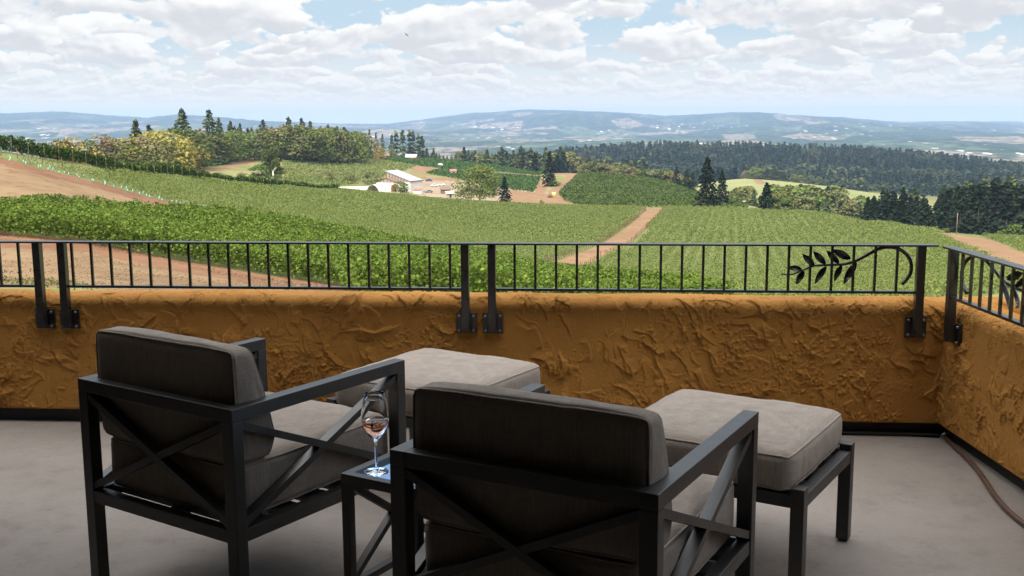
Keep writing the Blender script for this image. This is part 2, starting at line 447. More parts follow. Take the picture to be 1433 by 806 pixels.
column(240, (40, 404), (62, 385), (85, 363), (130, -11.6, Z), (150, 302), (188, 287), (230, 265), (275, 241), (300, -14.2, Z), (370, -20, Z), (520, -27, Z), (750, 224), (830, -30, Z), (1000, -48, Z), *FARL)
column(370, (42, 404), (60, 396), (80, 386), (130, 338), (186, 304), (270, 276), (340, 259), (365, -21.5, Z), (420, -26, Z), (560, 251), (700, 232), (800, 219), (880, -31, Z), (1050, -50, Z), *FARL)
column(480, (45, 408), (80, 402), (130, 360), (200, 322), (300, 288), (400, 267), (425, -27.5, Z), (470, -32.5, Z), (600, 263), (750, 241), (900, 219), (960, -34, Z), (1150, -55, Z), *FARL)
column(600, (50, 411), (80, 406), (130, 376), (200, 340), (300, 301), (400, 279), (430, -32.5, Z), (470, -38, Z), (600, 270), (700, 252), (850, 235), (1000, 222), (1060, -41, Z), (1250, -66, Z), *FARL)
column(700, (50, 413), (80, 410), (130, 388), (200, 360), (300, 312), (400, 286), (430, -34, Z), (470, -39, Z), (560, 282), (650, 268), (800, 250), (1000, 234), (1060, -48, Z), (1250, -72, Z), *FARL)
column(800, (80, 413), (130, 397), (200, 374), (300, 322), (420, 289), (445, -36.5, Z), (480, -41.5, Z), (560, 286), (680, 262), (800, 241), (850, -43, Z), (1100, -68, Z), *far(800))
column(920, (80, 416), (130, 402), (200, 377), (300, 326), (430, 291), (452, -37.5, Z), (485, -42.5, Z), (560, 288), (700, 258), (760, 251), (800, -45.5, Z), (1000, -68, Z), (1250, -84, Z), *far(920))
column(1040, (80, 418), (130, 404), (200, 380), (300, 329), (430, 291), (450, -37.5, Z), (485, -42.5, Z), (560, 289), (620, 283), (660, -52, Z), (800, -68, Z), (1100, 277), (1500, 246), *far(1040))
column(1150, (80, 420), (130, 407), (200, 383), (300, 333), (400, 296), (425, -38, Z), (480, -44, Z), (600, -56, Z), (800, -70, Z), (1100, 283), (1500, 257), *far(1150))
column(1250, (60, 422), (130, 403), (200, 368), (330, 309), (355, -34.5, Z), (400, -39, Z), (480, -47, Z), (800, -76, Z), (1200, -96, Z), (1500, -106, Z), *far(1250))
column(1320, (60, 422), (130, 381), (200, 348), (295, 322), (325, -34.5, Z), (370, -39.5, Z), (450, 318), (800, -80, Z), (1200, -100, Z), (1500, -110, Z), *far(1320))
column(1433, (60, 406), (130, 374), (200, 352), (300, 339), (430, 333), (520, -58, Z), (800, -86, Z), (1200, -105, Z), (1500, -114, Z), *far(1433))
COLS[-350] = COLS[0]; COLS[1800] = COLS[1433]

CREST = [(-400, 160), (0, 157), (50, 155), (95, 155), (150, 160), (205, 163), (250, 158), (300, 165), (370, 168), (480, 172), (540, 172), (600, 164), (660, 156), (740, 151.5), (800, 153), (870, 156), (930, 161), (980, 160), (1030, 157.5), (1060, 157.5), (1100, 161), (1170, 163), (1230, 168), (1290, 173), (1330, 170), (1370, 171.5), (1433, 176), (1800, 172)]
LD = np.linspace(math.log(9.0), math.log(21000.0), 620)
DD = np.exp(LD)
CX = sorted(COLS)
CAZ = np.array([azdrop(p, 200)[0] for p in CX])
AZ_V = np.linspace(CAZ[0], CAZ[-1], 1250)
def blur(a, sig, axis):
    r = int(3*sig)+1; k = np.exp(-.5*(np.arange(-r, r+1)/sig)**2); k /= k.sum()
    p = [(0, 0), (0, 0)]; p[axis] = (r, r)
    b = np.pad(a, p, mode='edge')
    return np.apply_along_axis(lambda v: np.convolve(v, k, 'valid'), axis, b)
prof = []
for p in CX:
    kn = [(9, -4.3), (24, -4.3)]+COLS[p]
    prof.append(np.interp(LD, np.log([k[0] for k in kn]), [k[1] for k in kn]))
prof = blur(np.array(prof), 2.2, 1)
ZT = np.empty((len(AZ_V), len(DD)))
for j in range(len(DD)): ZT[:, j] = np.interp(AZ_V, CAZ, prof[:, j])
ZT = blur(ZT, 12, 0)
# far valley and hills
crest_px = np.interp(AZ_V, [azdrop(p[0], 160)[0] for p in CREST], [p[0] for p in CREST])
crest_py = np.interp(crest_px, [p[0] for p in CREST], [p[1] for p in CREST])
crest_drop = np.array([azdrop(a, b)[1] for a, b in zip(crest_px, crest_py)])
AA, DG = np.meshgrid(AZ_V, DD, indexing='ij')
XG, YG = DG*np.sin(AA), DG*np.cos(AA)
f = np.clip((DG-9000)/(16000-9000), 0, 1); f = f*f*(3-2*f)*.55+f*.45
ztop = CAM_H-crest_drop[:, None]*16000-14
hill = -176+(ztop+176)*f
back = np.clip((DG-16000)/4500, 0, 1); hill = hill*(1-back)+(-176)*back
rough = fbm(XG/2000, YG/3200, 5, 3)*270*np.clip((DG-7500)/3500, 0, 1)*(1-.86*np.clip((DG-13500)/2500, 0, 1))
rough = rough+fbm(XG/140, YG/140, 3, 9)*26*np.clip((DG-3200)/2500, 0, 1)
wv = np.clip((DG-3000)/600, 0, 1)
ZT = ZT*(1-wv)+wv*(hill+rough)
ZT += fbm(XG/26, YG/26, 3, 21)*.7*np.clip((DG-45)/60, 0, 1)*np.clip((3000-DG)/1000, 0, 1)
def ground_z(x, y):
    x, y = np.asarray(x, float), np.asarray(y, float)
    az = np.arctan2(x, y); ld = np.log(np.maximum(np.hypot(x, y), 9.01))
    a = np.clip((az-AZ_V[0])/(AZ_V[1]-AZ_V[0]), 0, len(AZ_V)-1.001); b = np.clip((ld-LD[0])/(LD[1]-LD[0]), 0, len(LD)-1.001)
    i, j = a.astype(int), b.astype(int); fa, fb = a-i, b-j
    return (ZT[i, j]*(1-fa)+ZT[i+1, j]*fa)*(1-fb)+(ZT[i, j+1]*(1-fa)+ZT[i+1, j+1]*fa)*fb
def spot(px, dist, py=230):
    az = azdrop(px, py)[0]; x, y = dist*math.sin(az), dist*math.cos(az)
    return np.array([x, y, float(ground_z(x, y))])
def spot_row(px, py, d0, d1):
    """first place between d0 and d1 where the sight line through a photo point meets the ground"""
    az, dr = azdrop(px, py)
    ds = np.linspace(d0, d1, 600); x, y = ds*math.sin(az), ds*math.cos(az)
    s = (CAM_H-dr*ds)-ground_z(x, y); k = np.argmax(s < 0) if (s < 0).any() else int(np.argmin(np.abs(s)))
    return np.array([x[k], y[k], float(ground_z(x[k], y[k]))])

# ---- ground cover zones (outline in the photo, distance range, cover)
ZONES = [
    # cover, outline, dmin, dmax
    ('g_vine', [(-200, 205), (0, 212), (117, 228), (240, 241), (370, 258), (480, 264), (620, 276), (800, 285), (1040, 288), (1150, 293), (1250, 307), (1320, 320), (1500, 340), (1500, 460), (-200, 460)], 60, 470),
    ('g_lawn', [(-300, 340), (0, 358), (250, 378), (420, 396), (640, 409), (900, 425), (1500, 460), (1500, 900), (-300, 900)], 9, 78),
    ('g_dry', [(-300, 345), (0, 345), (120, 352), (240, 378), (370, 395), (500, 407), (560, 413), (560, 500), (-300, 500)], 37, 90),
    ('g_soil', [(-300, 318), (0, 324), (120, 336), (240, 362), (370, 384), (470, 398), (560, 412), (560, 418), (450, 408), (370, 400), (240, 378), (120, 353), (0, 346), (-300, 340)], 50, 100),
    ('g_dry', [(-300, 215), (0, 229), (117, 257), (210, 281), (235, 292), (100, 315), (-300, 310)], 128, 215),
    ('g_soil', [(-300, 213), (0, 221), (60, 236), (117, 250), (230, 281), (330, 299), (440, 313), (440, 318), (330, 306), (235, 291), (117, 259), (60, 245), (0, 230), (-300, 217)], 150, 260),
    ('g_track', [(748, 379), (775, 367), (838, 344), (874, 321), (906, 293), (928, 292), (918, 303), (900, 321), (874, 345), (835, 362), (792, 381), (760, 386)], 150, 440),
    ('g_track', [(1300, 323), (1335, 339), (1390, 366), (1445, 394), (1600, 450), (1600, 385), (1433, 353), (1380, 333), (1330, 320)], 130, 330),
    ('g_yard', [(585, 262), (598, 247), (645, 252), (700, 262), (768, 268), (768, 292), (700, 290), (585, 285)], 490, 780),
    ('g_track', [(712, 266), (768, 272), (800, 287), (765, 288), (712, 284)], 490, 700),
    ('g_track', [(797, 237), (811, 238), (806, 250), (783, 270), (800, 288), (765, 288), (767, 268), (790, 252)], 500, 850),
    ('g_track', [(757, 250), (768, 252), (763, 272), (746, 272)], 540, 830),
    ('g_track', [(700, 241), (760, 246), (760, 249), (700, 244)], 600, 1000),
    ('g_track', [(780, 237), (800, 237), (795, 245), (778, 245)], 600, 900),
    ('g_track', [(520, 222), (585, 232), (612, 235), (596, 244), (570, 240), (582, 234), (520, 225)], 580, 1000),
    ('g_track', [(590, 247), (640, 250), (645, 254), (592, 252)], 580, 800),
    ('g_track', [(258, 239), (300, 235), (345, 223), (364, 221), (358, 227), (335, 233), (285, 242), (258, 243)], 480, 850),
    ('g_track', [(392, 236), (455, 243), (455, 247), (392, 240)], 500, 900),
    ('g_track', [(400, 262), (480, 265), (480, 268), (395, 265)], 380, 470),
    ('g_pale', [(940, 238), (1080, 240), (1160, 250), (1240, 268), (1240, 280), (1100, 280), (950, 262)], 900, 1640),
    ('g_track', [(1045, 243), (1060, 243), (1072, 258), (1060, 258)], 900, 1640),
    ('g_track', [(1058, 247), (1140, 250), (1150, 256), (1058, 251)], 900, 1640),
]
ZONE_IDS = ['g_grass', 'g_vine', 'g_dry', 'g_soil', 'g_lawn', 'g_pale', 'g_yard', 'g_track', 'hills']
# whole-circle ground: fine in front, coarse behind
AZ_B = np.linspace(AZ_V[-1], AZ_V[0]+2*math.pi, 70)[1:]
ZB = np.array([ZT[-1]*(1-s)+ZT[0]*s for s in np.linspace(0, 1, 70)[1:]])
AZ_ALL = np.concatenate([AZ_V, AZ_B]); ZALL = np.concatenate([ZT, ZB])
nA, nD = ZALL.shape
VX = (DD[None, :]*np.sin(AZ_ALL[:, None])).ravel(); VY = (DD[None, :]*np.cos(AZ_ALL[:, None])).ravel()
VV = np.stack([VX, VY, ZALL.ravel()], 1)
ii, jj = np.meshgrid(np.arange(nA-1), np.arange(nD-1), indexing='ij')
a0 = (ii*nD+jj).ravel()
FF = np.stack([a0, a0+nD, a0+nD+1, a0+1], 1)
CEN = VV[FF].mean(1)
fd = np.hypot(CEN[:, 0], CEN[:, 1]); inview = CEN[:, 1] > 0
ppx, ppy = project(CEN)
wob = fbm(CEN[:, 0]/3.0, CEN[:, 1]/3.0, 2, 5)
ppx2 = ppx+wob*3; ppy2 = ppy+wob*2.2
zid = np.zeros(len(FF), int)
for cover, poly, d0, d1 in ZONES:
    mk = inview & (fd > d0) & (fd < d1)
    idx = np.nonzero(mk)[0]
    hit = in_poly(ppx2[idx], ppy2[idx], poly)
    zid[idx[hit]] = ZONE_IDS.index(cover)
zid[fd < 30] = ZONE_IDS.index('g_lawn')
zid[(~inview) & (fd < 2800)] = 0
zid[fd > 2900] = ZONE_IDS.index('hills')
NAMES = {'g_grass': 'ground', 'g_vine': 'vineyard_ground', 'g_dry': 'dry_grass_field', 'g_soil': 'dirt_road', 'g_lawn': 'lawn', 'g_pale': 'pale_field', 'g_yard': 'farmyard', 'g_track': 'dirt_track', 'hills': 'hills'}
for zi, zn in enumerate(ZONE_IDS):
    fs = FF[zid == zi]
    if not len(fs): continue
    used, inv = np.unique(fs, return_inverse=True)
    o = link(NAMES[zn], mesh_np(NAMES[zn], VV[used], inv.reshape(-1, 4), M[zn], smooth=True))
    tag(o, kind='structure')

# ------------------------------------------------------------------ leaves
def leaf_quads(P, size, up=.35, aspect=1.0, nrm=None):
    """one randomly turned quad per point"""
    n = len(P)
    nv = rng.normal(size=(n, 3))
    if nrm is not None: nv = nv*.7+nrm*1.2
    nv[:, 2] = np.abs(nv[:, 2])+up
    nv /= np.linalg.norm(nv, axis=1)[:, None]
    t = rng.normal(size=(n, 3)); t -= (t*nv).sum(1)[:, None]*nv; t /= np.linalg.norm(t, axis=1)[:, None]
    b = np.cross(nv, t)
    s = (np.asarray(size)*rng.uniform(.65, 1.3, n))[:, None]*.5
    t, b = t*s*aspect, b*s
    q = rng.uniform(.7, 1.2, (n, 4, 1))
    V = np.stack([P+(-t-b)*q[:, 0], P+(t-b)*q[:, 1], P+(t+b)*q[:, 2], P+(-t+b)*q[:, 3]], 1).reshape(-1, 3)
    return V, np.arange(4*n).reshape(-1, 4)
def merge(parts):
    Vs, Fs, o = [], [], 0
    for V, F in parts: Vs.append(V); Fs.append(F+o); o += len(V)
    return np.concatenate(Vs), np.concatenate(Fs)

def rows_in(poly, d0, d1, direction, spacing, step, jitter=.05):
    """points along parallel vine rows on the ground that fall inside an outline"""
    e = np.array(direction, float); e /= np.linalg.norm(e); nn = np.array([-e[1], e[0]])
    # bounding box from polygon corners
    cs = []
    for p in poly:
        for dd_ in (d0, d1):
            az = azdrop(p[0], p[1])[0]; cs.append((dd_*math.sin(az), dd_*math.cos(az)))
    cs = np.array(cs); u = cs@e; v = cs@nn
    us = np.arange(u.min(), u.max(), step); vs = np.arange(math.floor(v.min()/spacing)*spacing, v.max(), spacing)
    out = []
    for k, vv in enumerate(vs):
        uu = us+rng.uniform(-.3, .3)*step
        P = uu[:, None]*e+vv*nn
        dist = np.hypot(P[:, 0], P[:, 1]); ok = (dist > d0) & (dist < d1) & (P[:, 1] > 5)
        P = P[ok]
        if not len(P): continue
        zz = ground_z(P[:, 0], P[:, 1])
        P3 = np.column_stack([P, zz]); px, py = project(P3)
        P3 = P3[in_poly(px, py, poly)]
        if len(P3): out.append((vv, P3))
    return out, e, nn

def vine_leaves(P3, nn, per, hmin, hmax, width, size, gap=.0, up=.4):
    n = len(P3)*per
    base = np.repeat(P3, per, 0)
    if gap > 0: # weak spots in the row
        keep = vnoise(base[:, 0]*.9, base[:, 1]*.9, 3)+rng.uniform(-.25, .25, n) > gap
        base = base[keep]; n = len(base)
    hn = .78+.45*vnoise(base[:, 0]*.55, base[:, 1]*.55, 8)
    u = rng.uniform(0, 1, n)**.8
    P = base.copy()
    P[:, 2] += hmin+(hmax*hn-hmin)*u
    w = rng.normal(0, width*.5, n)*(1.15-.5*u)
    P[:, 0] += nn[0]*w; P[:, 1] += nn[1]*w
    P[:, :2] += rng.normal(0, .18, (n, 2))
    return leaf_quads(P, size, up)

# lush block in front: rows run along its front edge
LUSH = [(-260, 292), (0, 293), (120, 298), (240, 303), (320, 309), (440, 322), (540, 341), (640, 356), (700, 363), (748, 381), (860, 399), (960, 415), (1040, 440), (560, 440), (470, 402), (370, 385), (240, 363), (120, 341), (0, 331), (-260, 322)]
pa, pb = spot_row(0, 331, 50, 120), spot_row(470, 401, 50, 120)
lush_rows, le, ln = rows_in(LUSH, 55, 245, (pb-pa)[:2], 2.3, .22)
lush_rows.sort(key=lambda r: np.hypot(r[1][:, 0], r[1][:, 1]).min())
segs = []
for vv, P3 in lush_rows:
    P3 = P3[np.argsort(P3[:, :2]@le)]
    br = np.nonzero(np.diff(P3[:, :2]@le) > 1.2)[0]+1
    segs += [q for q in np.split(P3, br) if len(q) > 30]
for P3 in segs:
    near = float(np.hypot(P3[:, 0], P3[:, 1]).mean())
    V, F = vine_leaves(P3, ln, 50 if near < 110 else 34, .3, 1.85, 1.05, .155 if near < 120 else .20)
    c = P3[len(P3)//2]
    o = link('vine_row', mesh_np('vine_row', V-c, F, M['lush']), loc=tuple(c))
    tag(o, 'dense bright green row of leafy grapevines in the nearest vineyard block', 'vines', 'leafy vine rows of the nearest vineyard block')
print('lush rows', len(lush_rows))

# young block beyond, rows run along the dirt track
TRA, TRB = spot_row(752, 380, 120, 300), spot_row(914, 294, 300, 460)
print('track', TRA, TRB)
YOUNG_L = [(-200, 207), (0, 220), (117, 249), (230, 280), (330, 298), (440, 314), (540, 337), (700, 363), (748, 376), (775, 364), (836, 341), (872, 319), (904, 293), (800, 285), (700, 281), (620, 275), (480, 266), (370, 263), (240, 250), (160, 243), (117, 241), (60, 233), (0, 221), (-200, 214)]
YOUNG_R = [(795, 386), (838, 365), (877, 348), (903, 324), (921, 304), (931, 291), (1040, 288), (1150, 293), (1250, 307), (1308, 324), (1335, 342), (1390, 370), (1450, 400), (1600, 455), (860, 440), (850, 402)]
YOUNG_F = [(1330, 318), (1600, 340), (1600, 384), (1433, 353), (1380, 333)]
tdir = (TRB-TRA)[:2]
for nm, poly, d0, d1, per, step, lab in (('young_vines', YOUNG_L, 140, 450, 6, .5, 'left'), ('young_vines', YOUNG_R, 62, 460, 6, .5, 'right'), ('young_vines', YOUNG_F, 140, 420, 6, .6, 'far')):
    rws, e_, n_ = rows_in(poly, d0, d1, tdir, 2.6, step)
    P3 = np.concatenate([r[1] for r in rws])
    dist = np.hypot(P3[:, 0], P3[:, 1])
    V1 = [vine_leaves(P3[dist < 160], n_, per*6, .02, 1.15, 1.35, .115, .20), vine_leaves(P3[(dist >= 160) & (dist < 260)], n_, int(per*3.8), .05, 1.2, 1.25, .165, .24), vine_leaves(P3[dist >= 260], n_, int(per*2.0), .1, 1.3, 1.2, .25, .24)]
    V, F = merge(V1)
    o = link(nm, mesh_np(nm, V, F, M['young'])); tag(o, kind='stuff')
    print(nm, lab, len(P3), len(F))
# vineyard blocks on the far slopes
BLOCKS = [
    ('dome', [(781, 272), (790, 262), (816, 238), (840, 238), (880, 244), (920, 254), (980, 267), (1046, 281), (1046, 293), (815, 289), (790, 282)], 500, 860, (1.0, .55), 2.6, .9, 3, 'domev', .75),
    ('strip', [(505, 220), (560, 222), (640, 225), (760, 232), (757, 246), (700, 241), (640, 238), (590, 233)], 620, 1080, (1, -.2), 2.6, 1.0, 3, 'farv', .8),
    ('wedge', [(596, 243), (620, 237), (690, 244), (757, 249), (747, 270), (705, 265), (640, 251)], 560, 1000, (1, .1), 2.6, 1.0, 3, 'farv', .8),
    ('terrace', [(258, 228), (300, 224), (345, 219), (362, 219), (345, 223), (300, 234), (258, 238)], 560, 860, (1, .3), 2.6, .9, 3, 'farv', .8),
    ('slope', [(393, 219), (510, 221), (570, 231), (582, 235), (545, 246), (470, 264), (400, 260)], 490, 960, (.25, 1), 2.8, 1.1, 2, 'young', .8),
]
for nm, poly, d0, d1, dr, spc, step, per, mt, sz in BLOCKS:
    rws, e_, n_ = rows_in(poly, d0, d1, dr, spc, step)
    P3 = np.concatenate([r[1] for r in rws])
    V, F = vine_leaves(P3, n_, per, .3, 1.7, .55, sz, .1 if mt != 'young' else .3)
    o = link('distant_vines', mesh_np('distant_vines', V, F, M[mt])); tag(o, kind='stuff')
    print(nm, len(F))

# the trellised hedge-like row that bounds the young block on the far side
HROW = [(-120, 203, 165), (-40, 205, 180), (0, 209, 188), (60, 218, 201), (117, 227, 216), (180, 234.5, 242), (240, 241, 275), (300, 250, 305), (370, 258.5, 340), (425, 263.5, 372), (474, 265.5, 398)]
hp = np.array([spot(p[0], p[2], p[1]) for p in HROW])
def resample(P, step):
    s = np.concatenate([[0], np.cumsum(np.linalg.norm(np.diff(P[:, :2], axis=0), axis=1))])
    t = np.arange(0, s[-1], step)
    X, Y = np.interp(t, s, P[:, 0]), np.interp(t, s, P[:, 1])
    return np.column_stack([X, Y, ground_z(X, Y)])
HP = resample(hp, .28)
root = empty('vine_row', tuple(HP[0]))
tag(root, 'clipped dark green vine row on wooden posts edging the far side of the hillside', 'vines')
hdir = (hp[-1]-hp[0])[:2]; hdir = hdir/np.linalg.norm(hdir); hn_ = np.array([-hdir[1], hdir[0]])
V, F = vine_leaves(HP, hn_, 34, .3, 2.45, .55, .27)
link('foliage', mesh_np('foliage', V-HP[0], F, M['hedge']), root)
pm = MB().box((-.06, -.06, 0), (.06, .06, 2.2)).mesh('post', M['post'])
for P in resample(hp, 5.6)[:99]:
    q = P-HP[0]; off = -hn_*.55 if (hn_@P[:2]) > 0 else hn_*.55
    link('post', pm, root, (q[0]+off[0], q[1]+off[1], q[2]), None, (1, 1, 1))

# mint grow tubes along the near edge of the young block
tm = MB().tube([(0, 0, 0), (0, 0, .55)], .06, 8).mesh('grow_tube', M['tube'])
edge = np.array([spot_row(p[0], p[1], 140, 300) for p in ((-30, 216), (0, 224), (40, 233), (80, 243), (117, 252), (160, 264), (200, 275), (240, 285), (290, 293))])
n_t = 0
for rowk, (off, stp) in enumerate(((0.0, 1.75), (2.0, 2.1), (4.2, 2.9))):
    ed = edge+np.array([edge[:, 0], edge[:, 1], 0*edge[:, 2]]).T/np.linalg.norm(edge[:, :2], axis=1)[:, None]*off
    for P in resample(ed, stp):
        if rng.uniform() < .12: continue
        x, y = P[:2]+rng.normal(0, .15, 2)
        o = link('grow_tube', tm, None, (x, y, float(ground_z(x, y))-.02))
        o.rotation_euler = (rng.normal(0, .08), rng.normal(0, .08), 0); o.scale = (1, 1, rng.uniform(.85, 1.15))
        tag(o, 'mint green plastic grow tube around a young vine beside the bare red soil', 'grow tube', 'mint green grow tubes along the edge of the young vines'); n_t += 1
print('tubes', n_t)
# stakes at the row ends on both sides of the dirt track, and dark stakes at the top left
sm = MB().box((-.055, -.055, 0), (.055, .055, 1.5)).mesh('vine_stake', M['stake'])
for side, pts, lab in (('l', [(748, 378), (775, 366), (837, 343), (873, 320), (905, 294)], 'rusty brown end stake on the left side of the straight dirt track'),
                       ('r', [(785, 387), (836, 364), (876, 347), (902, 323), (920, 304), (930, 293)], 'rusty brown end stake on the right side of the straight dirt track')):
    ln_ = np.array([spot_row(p[0], p[1], 110, 460) for p in pts])
    for P in resample(ln_, 2.6 if side == 'l' else 3.6):
        o = link('vine_stake', sm, None, (P[0], P[1], P[2]-.03))
        o.rotation_euler = (rng.normal(0, .06), (-.28 if side == 'l' else .05)+rng.normal(0, .06), rng.uniform(0, 1)); o.scale[2] = rng.uniform(.8, 1.15)
        tag(o, lab, 'stake', 'end stakes left of the dirt track' if side == 'l' else 'end stakes right of the dirt track')
ln_ = np.array([spot_row(p[0], p[1], 150, 260) for p in ((-30, 210), (0, 218), (40, 226), (80, 234), (110, 240))])
for P in resample(ln_, 2.4):
    o = link('vine_stake', sm, None, (P[0], P[1], P[2]-.03)); o.scale[2] = rng.uniform(.7, 1.2); o.rotation_euler[0] = rng.normal(0, .05)
    tag(o, 'thin dark stake in the bare strip below the clipped hedge row at the left', 'stake', 'thin stakes below the hedge row')

# dry tufts over the mown strip in front of the vines
def scatter_tufts(name, poly, d0, d1, n, mt, hmax, size):
    az0, az1 = azdrop(-40, 380)[0], azdrop(620, 400)[0]
    a = rng.uniform(az0, az1, n); r_ = np.sqrt(rng.uniform(d0*d0, d1*d1, n))
    x, y = r_*np.sin(a), r_*np.cos(a); P = np.column_stack([x, y, ground_z(x, y)]); px, py = project(P)
    P = P[in_poly(px, py, poly) & (vnoise(x*.35, y*.35, 4)+rng.uniform(-.3, .3, n) > .45)]
    P[:, 2] += rng.uniform(.0, hmax, len(P))
    V, F = leaf_quads(P, size, .0, .55)
    o_ = link(name, mesh_np(name, V, F, M[mt])); tag(o_, kind='stuff')
M['tuft'] = mat_leaf('dry_grass_blades', (.20, .145, .078), (.30, .22, .125), .3, (.15, .15, .06), .10)
M['weed'] = mat_leaf('green_weeds', (.07, .095, .026), (.15, .165, .055), .2)
scatter_tufts('dry_grass', [(-60, 345), (0, 345), (120, 352), (240, 378), (370, 395), (500, 407), (560, 413), (560, 440), (-60, 440)], 30, 95, 26000, 'tuft', .012, .075)
scatter_tufts('weeds', [(-60, 372), (0, 378), (80, 388), (130, 400), (130, 440), (-60, 440)], 30, 60, 16000, 'weed', .05, .08)
scatter_tufts('weeds', [(-60, 322), (0, 328), (120, 339), (240, 366), (370, 388), (470, 402), (560, 416), (560, 422), (370, 396), (240, 372), (120, 345), (-60, 334)], 55, 110, 12000, 'tuft', .12, .10)

# ------------------------------------------------------------------ trees
def conifer_pts(n, rad=.19, base=.06, droop=.5, ragged=.35):
    """points and outward normals of a conifer of height 1"""
    nw = max(10, int(n**.5*.62)); P, N = [], []
    per = max(3, n//(nw*6))
    for w in range(nw):
        h = base+(1-base)*((w+rng.uniform(-.25, .25))/nw)
        L = rad*((1-h)**.78)*1.15+.006
        nb = max(3, int(6.5*(1-h*.45)))
        a0_ = rng.uniform(0, 6.28)
        for b in range(nb):
            a = a0_+2*math.pi*b/nb+rng.normal(0, .25); l = L*rng.uniform(1-ragged*1.5, 1.18)
            s = rng.uniform(.08, 1.0, per)**.6
            r = s*l; sp = rng.normal(0, .10, per)*r
            P.append(np.column_stack([r*np.cos(a)-sp*math.sin(a), r*np.sin(a)+sp*math.cos(a), h-droop*r*s*.8+rng.normal(0, .006, per)]))
            N.append(np.column_stack([np.full(per, .35*math.cos(a)), np.full(per, .35*math.sin(a)), np.full(per, .8)]))
    P.append(np.column_stack([rng.normal(0, .003, 6), rng.normal(0, .003, 6), np.linspace(.93, 1.0, 6)])); N.append(np.tile([1., 0, .2], (6, 1)))
    return np.concatenate(P), np.concatenate(N)
def broad_pts(n, wid=.42, base=.12, lobes=16, rf=(.30, .48)):
    P, N = [], []
    cs = []
    for k in range(lobes):
        a = rng.uniform(0, 6.28); hh = rng.uniform(0, 1)
        rr = wid*math.sqrt(max(.05, 1-(abs(hh-.42)/.62)**2))*rng.uniform(.35, .78)
        cs.append((rr*math.cos(a), rr*math.sin(a), base+.14+(1-base-.30)*hh, wid*rng.uniform(*rf)))
    cs.append((0, 0, .86, wid*.36))
    for k in range(7):
        a = 2*math.pi*k/7+rng.uniform(-.3, .3); rr = wid*rng.uniform(.45, .68)
        cs.append((rr*math.cos(a), rr*math.sin(a), base+rng.uniform(.10, .24), wid*rng.uniform(.32, .42)))
    per = n//len(cs)
    for (x, y, z, r) in cs:
        v = rng.normal(size=(per, 3)); v /= np.linalg.norm(v, axis=1)[:, None]
        v[:, 2] = np.where(v[:, 2] < -.45, -v[:, 2], v[:, 2])
        rad = r*rng.uniform(.62, 1.08, per)[:, None]
        P.append(np.array([x, y, z])+v*rad*np.array([1, 1, .82])); N.append(v)
    P = np.concatenate(P); N = np.concatenate(N)
    P[:, 2] = np.clip(P[:, 2], base*.6, 1.0+rng.uniform(-.02, .02, len(P)))
    return P, N
def trunk_np(h, r, limbs=0, seg=7):
    mb = MB(); mb.tube([(0, 0, -.02), (.004, .003, h*.35), (-.005, .004, h*.7), (0, 0, h)], [r, r*.8, r*.55, r*.2], seg)
    for k in range(limbs):
        a = rng.uniform(0, 6.28); z0 = h*rng.uniform(.3, .75); L = rng.uniform(.15, .3)
        mb.tube([(0, 0, z0), (L*.5*math.cos(a), L*.5*math.sin(a), z0+L*.45), (L*math.cos(a), L*math.sin(a), z0+L*.8)], [r*.45, r*.3, r*.12], 5)
    return mb
def tree_meshes(kind, nq, leafmat, size):
    if kind == 'conifer':
        P, N = conifer_pts(nq, rng.uniform(.22, .29)); V, F = leaf_quads(P, size, .15, 1.5, N)
        tk = trunk_np(.95, .014)
    elif kind == 'slim':
        P, N = conifer_pts(nq, rng.uniform(.13, .17), .03, .35); V, F = leaf_quads(P, size, .15, 1.4, N)
        tk = trunk_np(.95, .012)
    else:
        P, N = broad_pts(nq, rng.uniform(.50, .60) if kind == 'broad' else rng.uniform(.32, .38), .04 if kind == 'broad' else .02, int(rng.integers(15, 22)), (.30, .48) if kind == 'broad' else (.48, .70)); V, F = leaf_quads(P, size, .25, 1.0, N)
        tk = trunk_np(.72, .022, 5)
    crown = mesh_np('crown', V, F, leafmat)
    trunk = tk.mesh('trunk', M['bark'])
    # joined low-detail version: crown faces then trunk faces in one mesh
    bm = bmesh.new(); bm.from_mesh(crown); nf = len(bm.faces); bm.from_mesh(trunk)
    for k, f_ in enumerate(bm.faces): f_.material_index = 0 if k < nf else 1
    whole = bpy.data.meshes.new('tree'); bm.to_mesh(whole); bm.free()
    whole.materials.append(leafmat); whole.materials.append(M['bark'])
    return crown, trunk, whole
LIB = {}
def lib(kind, matn, nq, size, nvar):
    key = (kind, matn, nq, size, nvar)
    if key not in LIB: LIB[key] = [tree_meshes(kind, nq, M[matn], size) for _ in range(nvar)]
    return LIB[key][int(rng.integers(0, nvar))]
def tree(name, px, dist, height, kind, matn, label, group=None, parts=False, nq=420, size=.045, nvar=3, wide=1.0, py=230, sink=.3, cat='tree'):
    c, tk, wh = lib(kind, matn, nq, size, nvar)
    x, y, z = spot(px, dist, py)
    rz = rng.uniform(0, 6.28); s = (height*wide, height*wide, height)
    if parts:
        r_ = empty(name, (x, y, z-sink), rz); r_.scale = s
        link('trunk', tk, r_); link('crown', c, r_)
    else: r_ = link(name, wh, None, (x, y, z-sink), rz, s)
    return tag(r_, label, cat, group)
def top_height(px, dist, top):
    """height of a thing standing at dist whose tip shows at a photo row"""
    z = float(spot(px, dist)[2]); return CAM_H-azdrop(px, top)[1]*dist-z

